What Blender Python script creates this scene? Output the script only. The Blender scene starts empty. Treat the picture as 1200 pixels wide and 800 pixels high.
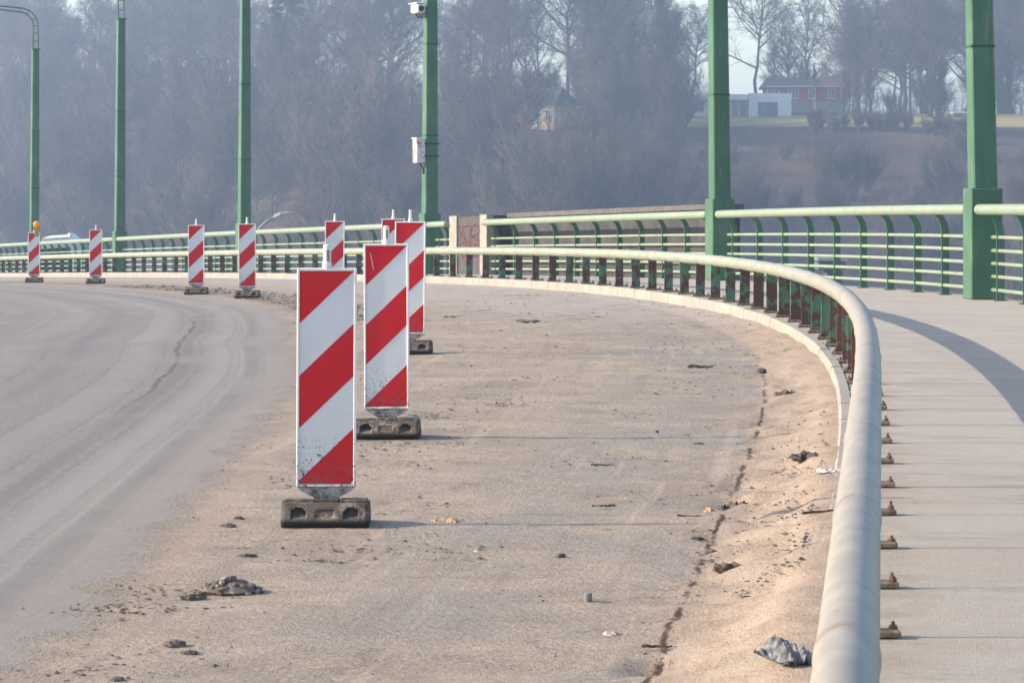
import bpy, math, random
import numpy as np
from mathutils import Vector, Matrix, noise as mnoise

random.seed(7)
RNG = np.random.default_rng(7)
C = bpy.context.scene.collection
S = bpy.context.scene
R = math.radians

# ---------------------------------------------------------------- camera, world, sun, exposure
HEAD = math.atan(435 / 3000.0)               # the lens axis looks this far left of the rail's own line
CA, SA = math.cos(HEAD), math.sin(HEAD)
CAM_H = 1.456                                # above the walkway, which is z = 0 at the camera
FPX = 3000.0
cam_d = bpy.data.cameras.new('camera')
cam = bpy.data.objects.new('camera', cam_d); C.objects.link(cam)
cam.location = (0, 0, CAM_H)
cam.rotation_euler = (R(90), 0, HEAD)
cam_d.lens = 90; cam_d.sensor_width = 36
cam_d.shift_y = -(400 - 198) / 1200.0
cam_d.clip_start = 0.1; cam_d.clip_end = 6000
cam_d.dof.use_dof = True; cam_d.dof.focus_distance = 13.0; cam_d.dof.aperture_fstop = 16
S.camera = cam

SUN_EL, SUN_SHIFT = 23.6, 1.0                # low sun square on from the left
sun_az = HEAD + R(180) + R(SUN_SHIFT)        # direction towards the sun, from +X anticlockwise
sd = Vector((math.cos(sun_az) * math.cos(R(SUN_EL)), math.sin(sun_az) * math.cos(R(SUN_EL)), math.sin(R(SUN_EL))))
W = bpy.data.worlds.new('World'); S.world = W; W.use_nodes = True
wn = W.node_tree.nodes; bgn = wn['Background']
sky = wn.new('ShaderNodeTexSky'); sky.sky_type = 'NISHITA'; sky.sun_disc = False
sky.sun_elevation = R(SUN_EL)
sky.sun_rotation = math.atan2(sd.x, sd.y)
sky.air_density = 1.0; sky.dust_density = 1.3; sky.ozone_density = 1.0; sky.altitude = 50
W.node_tree.links.new(sky.outputs[0], bgn.inputs['Color'])
bgn.inputs['Strength'].default_value = 0.15
sun_d = bpy.data.lights.new('sun', 'SUN'); sun_d.energy = 3.7; sun_d.angle = R(0.55); sun_d.color = (1.0, 0.85, 0.67)
sun = bpy.data.objects.new('sun', sun_d); C.objects.link(sun)
sun.rotation_euler = sd.to_track_quat('Z', 'Y').to_euler()
S.view_settings.view_transform = 'Standard'; S.view_settings.look = 'None'
S.view_settings.exposure = 1.04; S.view_settings.gamma = 1.0
S.cycles.volume_bounces = 1; S.cycles.max_bounces = 6
HAZE_DENSITY = 0.00080

# ---------------------------------------------------------------- line of the bridge
KN = np.array([0, 5, 11, 16, 22, 30, 40, 52, 66, 90, 140., 400.])
KV = np.array([0, 0, 4e-05, 0.0087, 0.01671, 0.01867, 0.01401, 0.00595, -0.0002, -0.0003, 0, 0])
EN = np.array([-50, 0, 15, 22, 30, 38, 47, 57, 70, 90, 400.])
EV = np.array([0, 0, -0.0004, 0.00492, 0.01506, 0.02606, 0.03532, 0.04179, 0.045, 0.047, 0.047])
TS = np.linspace(0, 240, 4801); _k = np.interp(TS, KN, KV); _dt = TS[1] - TS[0]
TT = np.concatenate([[0], np.cumsum((_k[1:] + _k[:-1]) / 2 * _dt)])
_m = (TT[1:] + TT[:-1]) / 2
TX = -0.0732 - np.concatenate([[0], np.cumsum(np.sin(_m) * _dt)])
TY = np.concatenate([[0], np.cumsum(np.cos(_m) * _dt)])
TYE = np.linspace(-50, 400, 9001); _s = np.interp(TYE, EN, EV)
TE = np.concatenate([[0], np.cumsum((_s[1:] + _s[:-1]) / 2 * (TYE[1] - TYE[0]))]); TE -= np.interp(0, TYE, TE)
RAIL_W = 3.27                                # inner rail to outer railing
PAVE = 0.12                                  # kerb height
def heading(s): return np.interp(s, TS, TT)
def line_xy(s, off):
    s = np.asarray(s, float); t = heading(s)
    x = np.interp(s, TS, TX); y = np.where(s < 0, s, np.interp(s, TS, TY))
    return x + off * np.cos(t), y + off * np.sin(t)
def drop(y): return np.interp(y, TYE, TE)
def at(s, off, h=0.0):                       # a point over the walkway
    x, y = line_xy(s, off); return Vector((float(x), float(y), float(-drop(y) + h)))
def road_z(y, off):
    y = np.asarray(y, float); off = np.asarray(off, float)
    cs = np.clip((y - 22) / 14, 0, 1) * 0.03
    return -drop(y) - PAVE - cs * np.clip(-off - 0.2, 0, None)
def nearest_s(x, y):
    d = (TX - x) ** 2 + (TY - y) ** 2; i = int(d.argmin()); t = TT[i]
    return float(TS[i]), float((x - TX[i]) * math.cos(t) + (y - TY[i]) * math.sin(t))
def cw(xc, d): return CA * xc - SA * d, SA * xc + CA * d       # view-aligned plan coordinates to world
def road_point(px, py):                      # the spot of the road surface seen at this place of the photograph
    z = -PAVE
    for _ in range(12):
        d = FPX * (CAM_H - z) / (py - 198.0); x, y = cw((px - 600) / FPX * d, d)
        s, off = nearest_s(x, y); z = float(road_z(y, off)) + float(BANK(s)) * min(1, max(0, (off + .72) / .5)) ** 2
    return Vector((x, y, z)), d, s, off
def outer_s(px):                             # where the outer railing crosses this column
    ss = np.linspace(5, 140, 6000); x, y = line_xy(ss, RAIL_W)
    d = -SA * x + CA * y; q = 600 + FPX * (CA * x + SA * y) / d
    m = np.where((q[:-1] - px) * (q[1:] - px) <= 0)[0]; return float(ss[m[-1]])

# ---------------------------------------------------------------- helpers
def mesh_obj(name, v, f, mats, parent=None, mi=None, smooth=False):
    me = bpy.data.meshes.new(name); me.from_pydata([tuple(p) for p in v], [], f)
    for m in (mats if isinstance(mats, (list, tuple)) else [mats]): me.materials.append(m)
    if mi is not None: me.polygons.foreach_set('material_index', np.asarray(mi, np.int32))
    if smooth: me.polygons.foreach_set('use_smooth', np.ones(len(f), bool))
    me.update()
    return link(name, me, parent)
def link(name, me, parent=None):
    o = bpy.data.objects.new(name, me); C.objects.link(o)
    if parent is not None: o.parent = parent
    return o
def thing(name, label, cat, loc=(0, 0, 0), rot=(0, 0, 0), group=None):
    o = bpy.data.objects.new(name, None); C.objects.link(o); o.location = loc; o.rotation_euler = rot
    o.empty_display_size = 0.2
    return tag(o, label, cat, group)
def tag(o, label, cat, group=None):
    o['label'] = label; o['category'] = cat
    if group: o['group'] = group
    return o
def kind(o, k): o['kind'] = k; return o
class MB:
    def __init__(s): s.v = []; s.f = []; s.m = []
    def add(s, v, f, mi=0):
        b = len(s.v); s.v += [Vector(p) for p in v]; s.f += [tuple(i + b for i in q) for q in f]; s.m += [mi] * len(f); return s
    def box(s, c, d, rz=0, mi=0, taper=1.0, bev=0.0):
        x, y, z = d[0] / 2, d[1] / 2, d[2] / 2; M = Matrix.Rotation(rz, 3, 'Z'); c = Vector(c)
        if bev <= 0:
            p = [(-x, -y, -z), (x, -y, -z), (x, y, -z), (-x, y, -z)] + [(a * taper, b * taper, z) for a, b in ((-x, -y), (x, -y), (x, y), (-x, y))]
            f = [(3, 2, 1, 0), (4, 5, 6, 7), (0, 1, 5, 4), (1, 2, 6, 5), (2, 3, 7, 6), (3, 0, 4, 7)]
        else:
            b = min(bev, x * .45, y * .45, z * .45)
            def ring(k, zz): xx, yy = x * k - 0, y * k; return [(-xx + b, -yy, zz), (xx - b, -yy, zz), (xx, -yy + b, zz), (xx, yy - b, zz), (xx - b, yy, zz), (-xx + b, yy, zz), (-xx, yy - b, zz), (-xx, -yy + b, zz)]
            def shr(r): return [(q[0] * (1 - b / x), q[1] * (1 - b / y), q[2]) for q in r]
            p = shr(ring(1, -z)) + ring(1, -z + b) + ring(taper, z - b) + shr(ring(taper, z))
            f = [tuple(range(7, -1, -1)), tuple(range(24, 32))]
            for k in range(3):
                for i in range(8): j = (i + 1) % 8; f.append((k * 8 + i, k * 8 + j, k * 8 + 8 + j, k * 8 + 8 + i))
        return s.add([M @ Vector(q) + c for q in p], f, mi)
    def tube(s, pts, r, n=8, mi=0, caps=True):
        pts = [Vector(p) for p in pts]; N = len(pts); rr = r if isinstance(r, (list, tuple, np.ndarray)) else [r] * N
        v = []; f = []; u = None
        for i, p in enumerate(pts):
            t = (pts[min(i + 1, N - 1)] - pts[max(i - 1, 0)]).normalized()
            if u is None: u = t.orthogonal().normalized() if abs(t.z) > .9 else t.cross(Vector((0, 0, 1))).normalized()
            u = (u - t * u.dot(t)).normalized(); w = t.cross(u)
            v += [p + (u * math.cos(2 * math.pi * k / n) + w * math.sin(2 * math.pi * k / n)) * float(rr[i]) for k in range(n)]
        for i in range(N - 1):
            for k in range(n): f.append((i * n + k, i * n + (k + 1) % n, (i + 1) * n + (k + 1) % n, (i + 1) * n + k))
        if caps: f.append(tuple(range(n - 1, -1, -1))); f.append(tuple(range((N - 1) * n, N * n)))
        return s.add(v, f, mi)
    def prism(s, prof, y0, y1, mi=0):         # outline in x,z swept along y
        n = len(prof); v = [(a, y0, b) for a, b in prof] + [(a, y1, b) for a, b in prof]
        f = [tuple(range(n)), tuple(range(2 * n - 1, n - 1, -1))] + [(i, i + n, (i + 1) % n + n, (i + 1) % n) for i in range(n)]
        return s.add(v, f, mi)
    def rock(s, c, d, rz=0, rough=.25, mi=0, seed=0, rings=5, seg=8):
        rr = random.Random(seed); off = Vector((rr.random() * 50, rr.random() * 50, rr.random() * 50)); M = Matrix.Rotation(rz, 3, 'Z'); c = Vector(c)
        v = []; f = []
        for i in range(rings + 1):
            a = math.pi * i / rings
            for k in range(seg):
                b = 2 * math.pi * k / seg; q = Vector((math.sin(a) * math.cos(b), math.sin(a) * math.sin(b), math.cos(a)))
                g = 1 + rough * (mnoise.noise(q * 1.6 + off) * 1.4 + mnoise.noise(q * 3.7 + off) * .7)
                v.append(M @ Vector((q.x * d[0] / 2 * g, q.y * d[1] / 2 * g, q.z * d[2] / 2 * g)) + c)
        for i in range(rings):
            for k in range(seg): f.append((i * seg + k, (i + 1) * seg + k, (i + 1) * seg + (k + 1) % seg, i * seg + (k + 1) % seg))
        return s.add(v, f, mi)
    def build(s, name, mats, parent=None, smooth=False): return mesh_obj(name, s.v, s.f, mats, parent, s.m, smooth)
    def data(s, name, mats, smooth=False):
        me = bpy.data.meshes.new(name); me.from_pydata([tuple(p) for p in s.v], [], s.f)
        for m in (mats if isinstance(mats, (list, tuple)) else [mats]): me.materials.append(m)
        me.polygons.foreach_set('material_index', np.asarray(s.m, np.int32))
        if smooth: me.polygons.foreach_set('use_smooth', np.ones(len(s.f), bool))
        me.update(); return me

# ---- node materials
class NT:
    def __init__(s, name, rough=.8, spec=.3):
        s.m = bpy.data.materials.new(name); s.m.use_nodes = True; s.t = s.m.node_tree; s.b = s.t.nodes['Principled BSDF']
        s.b.inputs['Roughness'].default_value = rough; s.b.inputs['Specular IOR Level'].default_value = spec
    def n(s, typ, **k):
        x = s.t.nodes.new(typ)
        for a, b in k.items(): setattr(x, a, b)
        return x
    def put(s, sock, v):
        if hasattr(v, 'is_linked') or isinstance(v, bpy.types.NodeSocket): s.t.links.new(v, sock)
        elif v is not None:
            if isinstance(v, (tuple, list)) and len(v) == 3 and sock.type == 'RGBA': v = (*v, 1)
            sock.default_value = v
    def coord(s, which='Object'): return s.n('ShaderNodeTexCoord').outputs[which]
    def pos(s): return s.n('ShaderNodeNewGeometry').outputs['Position']
    def uv(s, name): return s.n('ShaderNodeUVMap', uv_map=name).outputs[0]
    def xyz(s, v): x = s.n('ShaderNodeSeparateXYZ'); s.put(x.inputs[0], v); return x.outputs
    def vec(s, a, b, c=0.0):
        x = s.n('ShaderNodeCombineXYZ')
        for i, q in enumerate((a, b, c)): s.put(x.inputs[i], q)
        return x.outputs[0]
    def scale(s, v, k): x = s.n('ShaderNodeVectorMath', operation='MULTIPLY'); s.put(x.inputs[0], v); s.put(x.inputs[1], k); return x.outputs[0]
    def dot(s, v, k): x = s.n('ShaderNodeVectorMath', operation='DOT_PRODUCT'); s.put(x.inputs[0], v); s.put(x.inputs[1], k); return x.outputs['Value']
    def noise(s, v, sc, det=4, rough=.55, dist=0.0):
        x = s.n('ShaderNodeTexNoise'); s.put(x.inputs['Vector'], v)
        for a, b in (('Scale', sc), ('Detail', det), ('Roughness', rough), ('Distortion', dist)): x.inputs[a].default_value = b
        return x.outputs['Fac']
    def vor(s, v, sc, feat='F1'): x = s.n('ShaderNodeTexVoronoi', feature=feat); s.put(x.inputs['Vector'], v); x.inputs['Scale'].default_value = sc; return x.outputs['Distance']
    def math(s, op, a, b=None, c=None, clamp=False):
        x = s.n('ShaderNodeMath', operation=op, use_clamp=clamp)
        for i, q in enumerate((a, b, c)):
            if q is not None: s.put(x.inputs[i], q)
        return x.outputs[0]
    def ss(s, v, lo, hi, a=0.0, b=1.0):       # smoothstep
        x = s.n('ShaderNodeMapRange', interpolation_type='SMOOTHSTEP'); s.put(x.inputs[0], v)
        if lo > hi: lo, hi, a, b = hi, lo, b, a
        for i, q in ((1, lo), (2, hi), (3, a), (4, b)): x.inputs[i].default_value = q
        return x.outputs[0]
    def mix(s, fac, a, b, blend='MIX'):
        x = s.n('ShaderNodeMix', data_type='RGBA', blend_type=blend); s.put(x.inputs[0], fac); s.put(x.inputs[6], a); s.put(x.inputs[7], b); return x.outputs[2]
    def rand(s): return s.n('ShaderNodeObjectInfo').outputs['Random']
    def col(s, c): s.put(s.b.inputs['Base Color'], c); return s
    def rgh(s, c): s.put(s.b.inputs['Roughness'], c); return s
    def bump(s, h, strength=.3, dist=.01):
        x = s.n('ShaderNodeBump'); x.inputs['Strength'].default_value = strength; x.inputs['Distance'].default_value = dist
        s.put(x.inputs['Height'], h); s.t.links.new(x.outputs[0], s.b.inputs['Normal']); return s
def simple(name, c1, c2=None, sc=6.0, rough=.75, bump=0.0, spec=.3, obj=True, det=5):
    t = NT(name, rough, spec); v = t.coord('Object') if obj else t.pos()
    n = t.noise(v, sc, det); c2 = c2 or tuple(x * .75 for x in c1)
    t.col(t.mix(t.ss(n, .35, .65), c1, c2))
    if bump: t.bump(n, bump, .01)
    return t.m

def paint(name, base, rust, pale=None, rust_amt=.0, dirt=(.32, .29, .25), dirt_amt=.15, sc=5.0, rough=.45):
    t = NT(name, rough, .4); p = t.pos(); r = t.rand()
    vv = t.n('ShaderNodeVectorMath', operation='ADD'); t.put(vv.inputs[0], p); t.put(vv.inputs[1], t.vec(t.math('MULTIPLY', r, 37.0), t.math('MULTIPLY', r, 11.0), r)); v = vv.outputs[0]
    c = t.mix(t.ss(t.noise(v, sc, 5), .35, .7), base, pale or tuple(x * 1.12 for x in base))
    c = t.mix(t.math('MULTIPLY', t.ss(t.noise(v, sc * .6, 4), .5, .75), dirt_amt), c, dirt); c = t.mix(t.math('MULTIPLY', t.ss(t.noise(t.scale(v, (14, 14, .7)), 1.0, 5, .6), .52, .72), .32), c, tuple(x * .55 for x in base)); c = t.mix(t.math('MULTIPLY', t.ss(t.noise(t.scale(v, (9, 9, 1.2)), 1.3, 5, .6), .55, .75), .22), c, (.34, .36, .30))
    if rust_amt > 0:
        rn = t.noise(v, sc * 1.3, 8, .7); m = t.ss(rn, .72 - rust_amt * .5, .78 - rust_amt * .5)
        rc = t.mix(t.noise(v, 40, 3), rust, tuple(x * .55 for x in rust)); c = t.mix(m, c, rc)
        t.rgh(t.math('MULTIPLY_ADD', m, .4, rough))
    t.col(c); t.bump(t.noise(v, 60, 4), .12, .004); return t.m

M = {}
GREEN, PALE = (.052, .132, .07), (.235, .29, .205)
M['green'] = paint('green_paint', GREEN, (.12, .045, .025), (.065, .165, .095), .08, sc=2.0)
M['pale'] = paint('pale_green_paint', PALE, (.2, .09, .04), (.27, .32, .235), .10, sc=3.0)
M['post'] = paint('worn_post_paint', (.06, .15, .095), (.125, .06, .045), (.08, .18, .11), .54, sc=4.5, rough=.6)
M['plate'] = simple('rusty_plate', (.13, .082, .055), (.24, .19, .145), 30, .8, .3, obj=False)
M['bolt'] = simple('rusty_bolt', (.09, .055, .035), (.2, .14, .08), 60, .7, obj=False)
M['concrete'] = simple('wall_concrete', (.080, .079, .077), (.055, .055, .055), 3.0, .9, .25, obj=False)
M['concrete_light'] = simple('pale_concrete', (.34, .31, .265), (.27, .245, .215), 5.0, .9, .2, obj=False)
M['white'] = simple('white_plastic', (.78, .77, .74), (.62, .6, .56), 9, .45)
M['lamp_grey'] = simple('lamp_metal', (.22, .24, .27), (.3, .31, .33), 4, .4)
M['dark'] = simple('dark_rubber', (.03, .03, .032), (.05, .047, .045), 10, .6)
M['graffiti'] = simple('graffiti_paint', (.07, .008, .018), (.09, .016, .028), 20, .7)

def t_pipe():                                # inner rail pipe: chalky pale green, dust on it, rust at the welds
    t = NT('dusty_pipe_paint', .5, .4); p = t.pos(); s_, a_, _ = t.xyz(t.uv('run'))
    c = t.mix(t.ss(t.noise(p, 3.5, 5), .35, .7), (.27, .305, .225), (.32, .335, .265))
    dust = t.math('MULTIPLY', t.ss(s_, 36, 15), t.ss(t.noise(p, 1.5, 4), .05, .35)); c = t.mix(dust, c, t.mix(t.ss(t.noise(p, 8, 5), .35, .65), (.335, .305, .255), (.275, .252, .215)))
    ring = t.math('ABSOLUTE', t.math('SUBTRACT', t.math('FRACT', t.math('DIVIDE', s_, 2.1)), .5))
    near = t.ss(ring, .03, .0); st = t.ss(t.noise(p, 9, 6, .7), .47, .62)
    m = t.math('MULTIPLY', t.math('MULTIPLY', near, st), .8); c = t.mix(m, c, (.24, .12, .055))
    c = t.mix(t.math('MULTIPLY', t.ss(t.noise(p, 14, 8, .75), .62, .68), .8), c, (.2, .1, .05))
    c = t.mix(t.math('MULTIPLY', t.ss(t.noise(t.scale(p, (1, .15, 1)), 16, 4), .45, .7), .45), c, (.22, .195, .165)); c = t.mix(t.math('MULTIPLY', t.ss(t.noise(p, 34, 7, .75), .6, .68), .5), c, (.2, .16, .12))
    t.col(c); t.bump(t.noise(p, 70, 4), .15, .003); return t.m
M['pipe'] = t_pipe()

def t_road():
    t = NT('road_surface', .92, .15); p = t.pos(); s_, off, _ = t.xyz(t.uv('rail')); _, v, _ = t.xyz(t.uv('lane'))
    low = t.noise(p, .55, 5, .6); mid = t.noise(p, 3.2, 6, .65); fine = t.noise(p, 45, 5, .7); grit = t.noise(p, 190, 3, .7)
    streak = t.noise(t.vec(t.math('MULTIPLY', s_, .22), t.math('MULTIPLY', v, 3.0), .3), 1.0, 7, .7)
    ax = t.dot(p, (CA, SA, 0)); dz = t.dot(p, (-SA, CA, 0))
    xs = t.noise(t.vec(t.math('MULTIPLY', ax, .9), t.math('MULTIPLY', dz, 2.2), 0), 1.0, 7, .68)
    # asphalt: worn, dusty, with wheel streaks
    a = t.mix(t.ss(streak, .3, .72), (.235, .209, .194), (.268, .242, .226))
    a = t.mix(t.math('MULTIPLY', t.ss(low, .45, .7), .5), a, (.30, .27, .25))
    g3 = t.noise(p, 28, 7, .78); a = t.mix(t.math('MULTIPLY', t.ss(g3, .53, .66), .7), a, (.15, .14, .138)); a = t.mix(t.math('MULTIPLY', t.ss(g3, .47, .35), .55), a, (.42, .39, .375))
    a = t.mix(t.math('MULTIPLY', t.ss(grit, .50, .64), .55), a, (.10, .095, .095))
    a = t.mix(t.math('MULTIPLY', t.ss(fine, .56, .68), .55), a, (.43, .40, .385))
    def stripe(c, w, wob, amt, colr, base):
        vv = t.math('ADD', v, t.math('MULTIPLY', t.math('SUBTRACT', t.noise(t.vec(t.math('MULTIPLY', s_, .35), 4.0, c), 1.0, 5, .7), .5), wob))
        m = t.ss(t.math('ABSOLUTE', t.math('SUBTRACT', vv, c)), w, w * .2); m = t.math('MULTIPLY', m, t.math('MULTIPLY', t.ss(t.noise(t.vec(t.math('MULTIPLY', s_, .5), v, c), 1.0, 4), .3, .55), amt))
        return t.mix(m, base, colr)
    crk = t.math('MULTIPLY', t.ss(s_, 14.5, 19), t.ss(s_, 33, 27)); a = t.mix(crk, a, stripe(-1.0, .032, .3, .95, (.12, .11, .105), a)); 
    for c_, w_, wb, am, k_ in ((-.36, .10, .10, 1.0, (.185, .17, .165)), (-.62, .16, .12, .55, (.32, .298, .284)), (-.92, .10, .10, .8, (.19, .178, .173)), (-1.35, .22, .2, .45, (.32, .298, .284)), (-1.9, .16, .2, .7, (.2, .188, .183)), (-2.4, .25, .3, .4, (.32, .298, .284)), (-3.0, .2, .3, .4, (.205, .193, .188)), (-3.9, .35, .4, .35, (.32, .298, .284)), (-5.2, .3, .5, .35, (.21, .2, .195))): a = stripe(c_, w_, wb * .4, am * .95, k_, a)
    for c_, w_, k_ in ((-.27, .03, .14), (-.45, .025, .38), (-.55, .03, .155), (-.80, .03, .16), (-1.12, .025, .165), (-1.5, .03, .17), (-2.15, .035, .17), (-2.7, .03, .36), (-3.4, .04, .175), (-4.5, .05, .18)): a = stripe(c_, w_, .10, .3, (k_, k_ * .93, k_ * .9), a)
    seam = t.ss(t.math('ABSOLUTE', t.math('SUBTRACT', dz, t.math('MULTIPLY_ADD', low, .3, 25.9))), .05, .0)
    a = t.mix(t.math('MULTIPLY', seam, .6), a, (.14, .13, .128))
    # sand and dried mud over the closed lane
    sd_ = t.mix(t.ss(mid, .3, .7), (.375, .30, .238), (.31, .252, .203))
    sd_ = t.mix(t.math('MULTIPLY', t.ss(xs, .40, .66), .8), sd_, (.445, .36, .285))
    sd_ = t.mix(t.math('MULTIPLY', t.ss(low, .52, .68), .75), sd_, (.265, .22, .185))
    grey = t.math('MULTIPLY', t.ss(off, -2.5, -1.3), t.ss(off, -.62, -.75)); grey = t.math('MULTIPLY', grey, t.ss(t.noise(p, .9, 5, .6), .42, .6))
    sd_ = t.mix(t.math('MULTIPLY', grey, .75), sd_, (.295, .268, .248))
    sd_ = t.mix(t.math('MULTIPLY', t.ss(t.noise(t.vec(t.math('MULTIPLY', ax, 1.2), t.math('MULTIPLY', dz, 5.0), 2), 1.0, 7, .7), .58, .68), .55), sd_, (.19, .145, .112))
    g2 = t.noise(p, 22, 7, .75); pt_ = t.ss(t.noise(p, 1.4, 5, .6), .42, .62); b7 = t.noise(p, 7.5, 7, .72); sd_ = t.mix(t.math('MULTIPLY', t.ss(b7, .55, .64), t.math('MULTIPLY_ADD', pt_, .55, .25)), sd_, (.235, .18, .145)); sd_ = t.mix(t.math('MULTIPLY', t.ss(b7, .43, .33), .4), sd_, (.54, .44, .36))
    sd_ = t.mix(t.math('MULTIPLY', t.ss(g2, .56, .68), t.math('MULTIPLY_ADD', pt_, .45, .15)), sd_, (.19, .15, .125)); sd_ = t.mix(t.math('MULTIPLY', t.ss(g2, .44, .32), .55), sd_, (.52, .44, .37))
    sd_ = t.mix(t.math('MULTIPLY', t.ss(fine, .55, .68), t.math('MULTIPLY_ADD', pt_, .5, .2)), sd_, (.16, .125, .10)); sd_ = t.mix(t.math('MULTIPLY', t.ss(fine, .45, .32), .6), sd_, (.56, .48, .41))
    sd_ = t.mix(t.math('MULTIPLY', t.ss(grit, .53, .65), .6), sd_, (.17, .135, .11))
    trk = t.noise(t.vec(t.math('MULTIPLY', s_, .25), t.math('MULTIPLY', off, 5.5), 7), 1.0, 5, .6); sd_ = t.mix(t.math('MULTIPLY', t.ss(trk, .55, .68), .5), sd_, (.27, .222, .18)); sd_ = t.mix(t.math('MULTIPLY', t.ss(trk, .42, .32), .45), sd_, (.49, .40, .315))
    # pinkish sand bank in the gutter
    bank = t.ss(t.math('ADD', off, t.math('MULTIPLY', t.math('SUBTRACT', mid, .5), .22)), -.70, -.60)
    bk = t.mix(t.ss(t.noise(t.vec(t.math('MULTIPLY', s_, 2.0), t.math('MULTIPLY', off, 7.0), 1), 1.0, 6, .65), .35, .68), (.465, .365, .285), (.39, .30, .228)); bk = t.mix(t.math('MULTIPLY', t.ss(grit, .5, .68), .4), bk, (.3, .2, .15)); dg = t.noise(t.vec(t.math('ADD', t.math('MULTIPLY', ax, 2.2), t.math('MULTIPLY', dz, -1.2)), t.math('MULTIPLY', dz, 9.0), 3), 1.0, 7, .72); bk = t.mix(t.math('MULTIPLY', t.ss(dg, .54, .66), .65), bk, (.27, .19, .14)); bk = t.mix(t.math('MULTIPLY', t.ss(fine, .56, .7), .5), bk, (.32, .235, .18))
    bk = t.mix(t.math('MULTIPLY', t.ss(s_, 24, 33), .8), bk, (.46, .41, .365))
    sd_ = t.mix(t.math('MULTIPLY', bank, t.ss(t.noise(p, 1.1, 4), .2, .45)), sd_, bk)
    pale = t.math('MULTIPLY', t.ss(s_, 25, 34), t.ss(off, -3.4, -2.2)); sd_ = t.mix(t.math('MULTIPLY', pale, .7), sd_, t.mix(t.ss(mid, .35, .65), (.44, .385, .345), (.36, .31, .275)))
    cr = t.ss(t.math('ABSOLUTE', t.math('SUBTRACT', t.math('ADD', off, t.math('MULTIPLY', t.math('SUBTRACT', t.noise(p, 6, 5, .7), .5), .09)), -.645)), .018, .004)
    cr = t.math('MULTIPLY', t.math('MULTIPLY', cr, t.ss(s_, 24, 15)), t.ss(t.noise(p, 3.4, 5, .7), .42, .54)); sd_ = t.mix(cr, sd_, (.085, .062, .05))
    # far edge: dark dug-up strip beside the asphalt
    dk = t.math('MULTIPLY', t.math('MULTIPLY', t.ss(v, .05, .45), t.ss(v, 1.7, .7)), t.ss(s_, 27, 36)); dk = t.math('MULTIPLY', dk, t.ss(t.noise(p, 2.5, 5, .7), .38, .55)); sd_ = t.mix(t.math('MULTIPLY', dk, .7), sd_, (.16, .13, .11))
    edge = t.math('MULTIPLY', t.ss(t.math('ABSOLUTE', t.math('SUBTRACT', v, .14)), .2, .0), t.ss(s_, 24, 14)); sd_ = t.mix(t.math('MULTIPLY', edge, .35), sd_, (.42, .31, .24))
    vm = t.math('ADD', v, t.math('ADD', t.math('MULTIPLY', t.math('SUBTRACT', mid, .5), .8), t.math('MULTIPLY', t.math('SUBTRACT', fine, .5), .35)))
    m = t.ss(vm, -.09, .13); dusty = t.math('MULTIPLY', t.ss(t.math('ADD', vm, t.math('MULTIPLY', t.math('SUBTRACT', streak, .5), 1.0)), -.95, .05), .55)
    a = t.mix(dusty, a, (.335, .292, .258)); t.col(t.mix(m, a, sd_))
    h = t.math('ADD', t.math('MULTIPLY', t.math('MULTIPLY_ADD', mid, 1.2, fine), t.math('MULTIPLY_ADD', m, .85, .15)), t.math('MULTIPLY', grit, .35)); t.bump(h, .8, .016); return t.m
M['road'] = t_road()

def t_walk():
    t = NT('walkway_concrete', .9, .2); p = t.pos(); s_, off, _ = t.xyz(t.uv('rail'))
    st = t.noise(t.vec(t.math('MULTIPLY', s_, 7.0), t.math('MULTIPLY', off, .35), 0), 1.0, 6, .65); low = t.noise(p, .8, 5); fine = t.noise(p, 60, 4, .7); grit = t.noise(p, 220, 3, .7)
    c = t.mix(t.ss(st, .2, .85), (.52, .47, .41), (.45, .41, .362)); c = t.mix(t.math('MULTIPLY', t.ss(low, .45, .65), .7), c, (.47, .395, .335)); c = t.mix(t.math('MULTIPLY', t.ss(t.noise(t.scale(p, (.6, 2.2, 1)), 1.7, 6, .7), .50, .64), .7), c, (.36, .325, .29)); c = t.mix(t.math('MULTIPLY', t.ss(off, .32, .05), t.math('MULTIPLY', t.ss(t.noise(p, 5, 6, .7), .4, .6), .55)), c, (.36, .29, .225))
    g2 = t.noise(t.scale(p, (1, 1.6, 1)), 26, 7, .75); c = t.mix(t.math('MULTIPLY', t.ss(g2, .55, .68), .5), c, (.26, .235, .215)); c = t.mix(t.math('MULTIPLY', t.ss(g2, .45, .33), .5), c, (.56, .52, .49))
    c = t.mix(t.math('MULTIPLY', t.ss(grit, .52, .64), .55), c, (.22, .2, .185)); c = t.mix(t.math('MULTIPLY', t.ss(fine, .62, .75), .35), c, (.24, .21, .19))
    j = t.math('ABSOLUTE', t.math('SUBTRACT', t.math('FRACT', t.math('DIVIDE', t.math('ADD', s_, t.math('MULTIPLY', low, .06)), .95)), .5)); c = t.mix(t.math('MULTIPLY', t.ss(j, .492, .5), .1), c, (.2, .19, .18))
    t.col(c); t.bump(t.math('ADD', st, t.math('MULTIPLY', t.math('ADD', grit, g2), 1.0)), .8, .012); return t.m
M['walk'] = t_walk()
def t_kerb():
    t = NT('kerb_concrete', .9, .2); p = t.pos(); n = t.noise(p, 5, 6, .65); c = t.mix(t.ss(n, .35, .7), (.33, .303, .268), (.27, .24, .208))
    z = t.noise(p, 22, 5, .7); c = t.mix(t.math('MULTIPLY', t.ss(z, .55, .7), .4), c, (.4, .31, .24)); c = t.mix(t.math('MULTIPLY', t.rand(), .18), c, (.45, .42, .38)); t.col(c); t.bump(z, .4, .008); return t.m
M['kerb'] = t_kerb()
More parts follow.
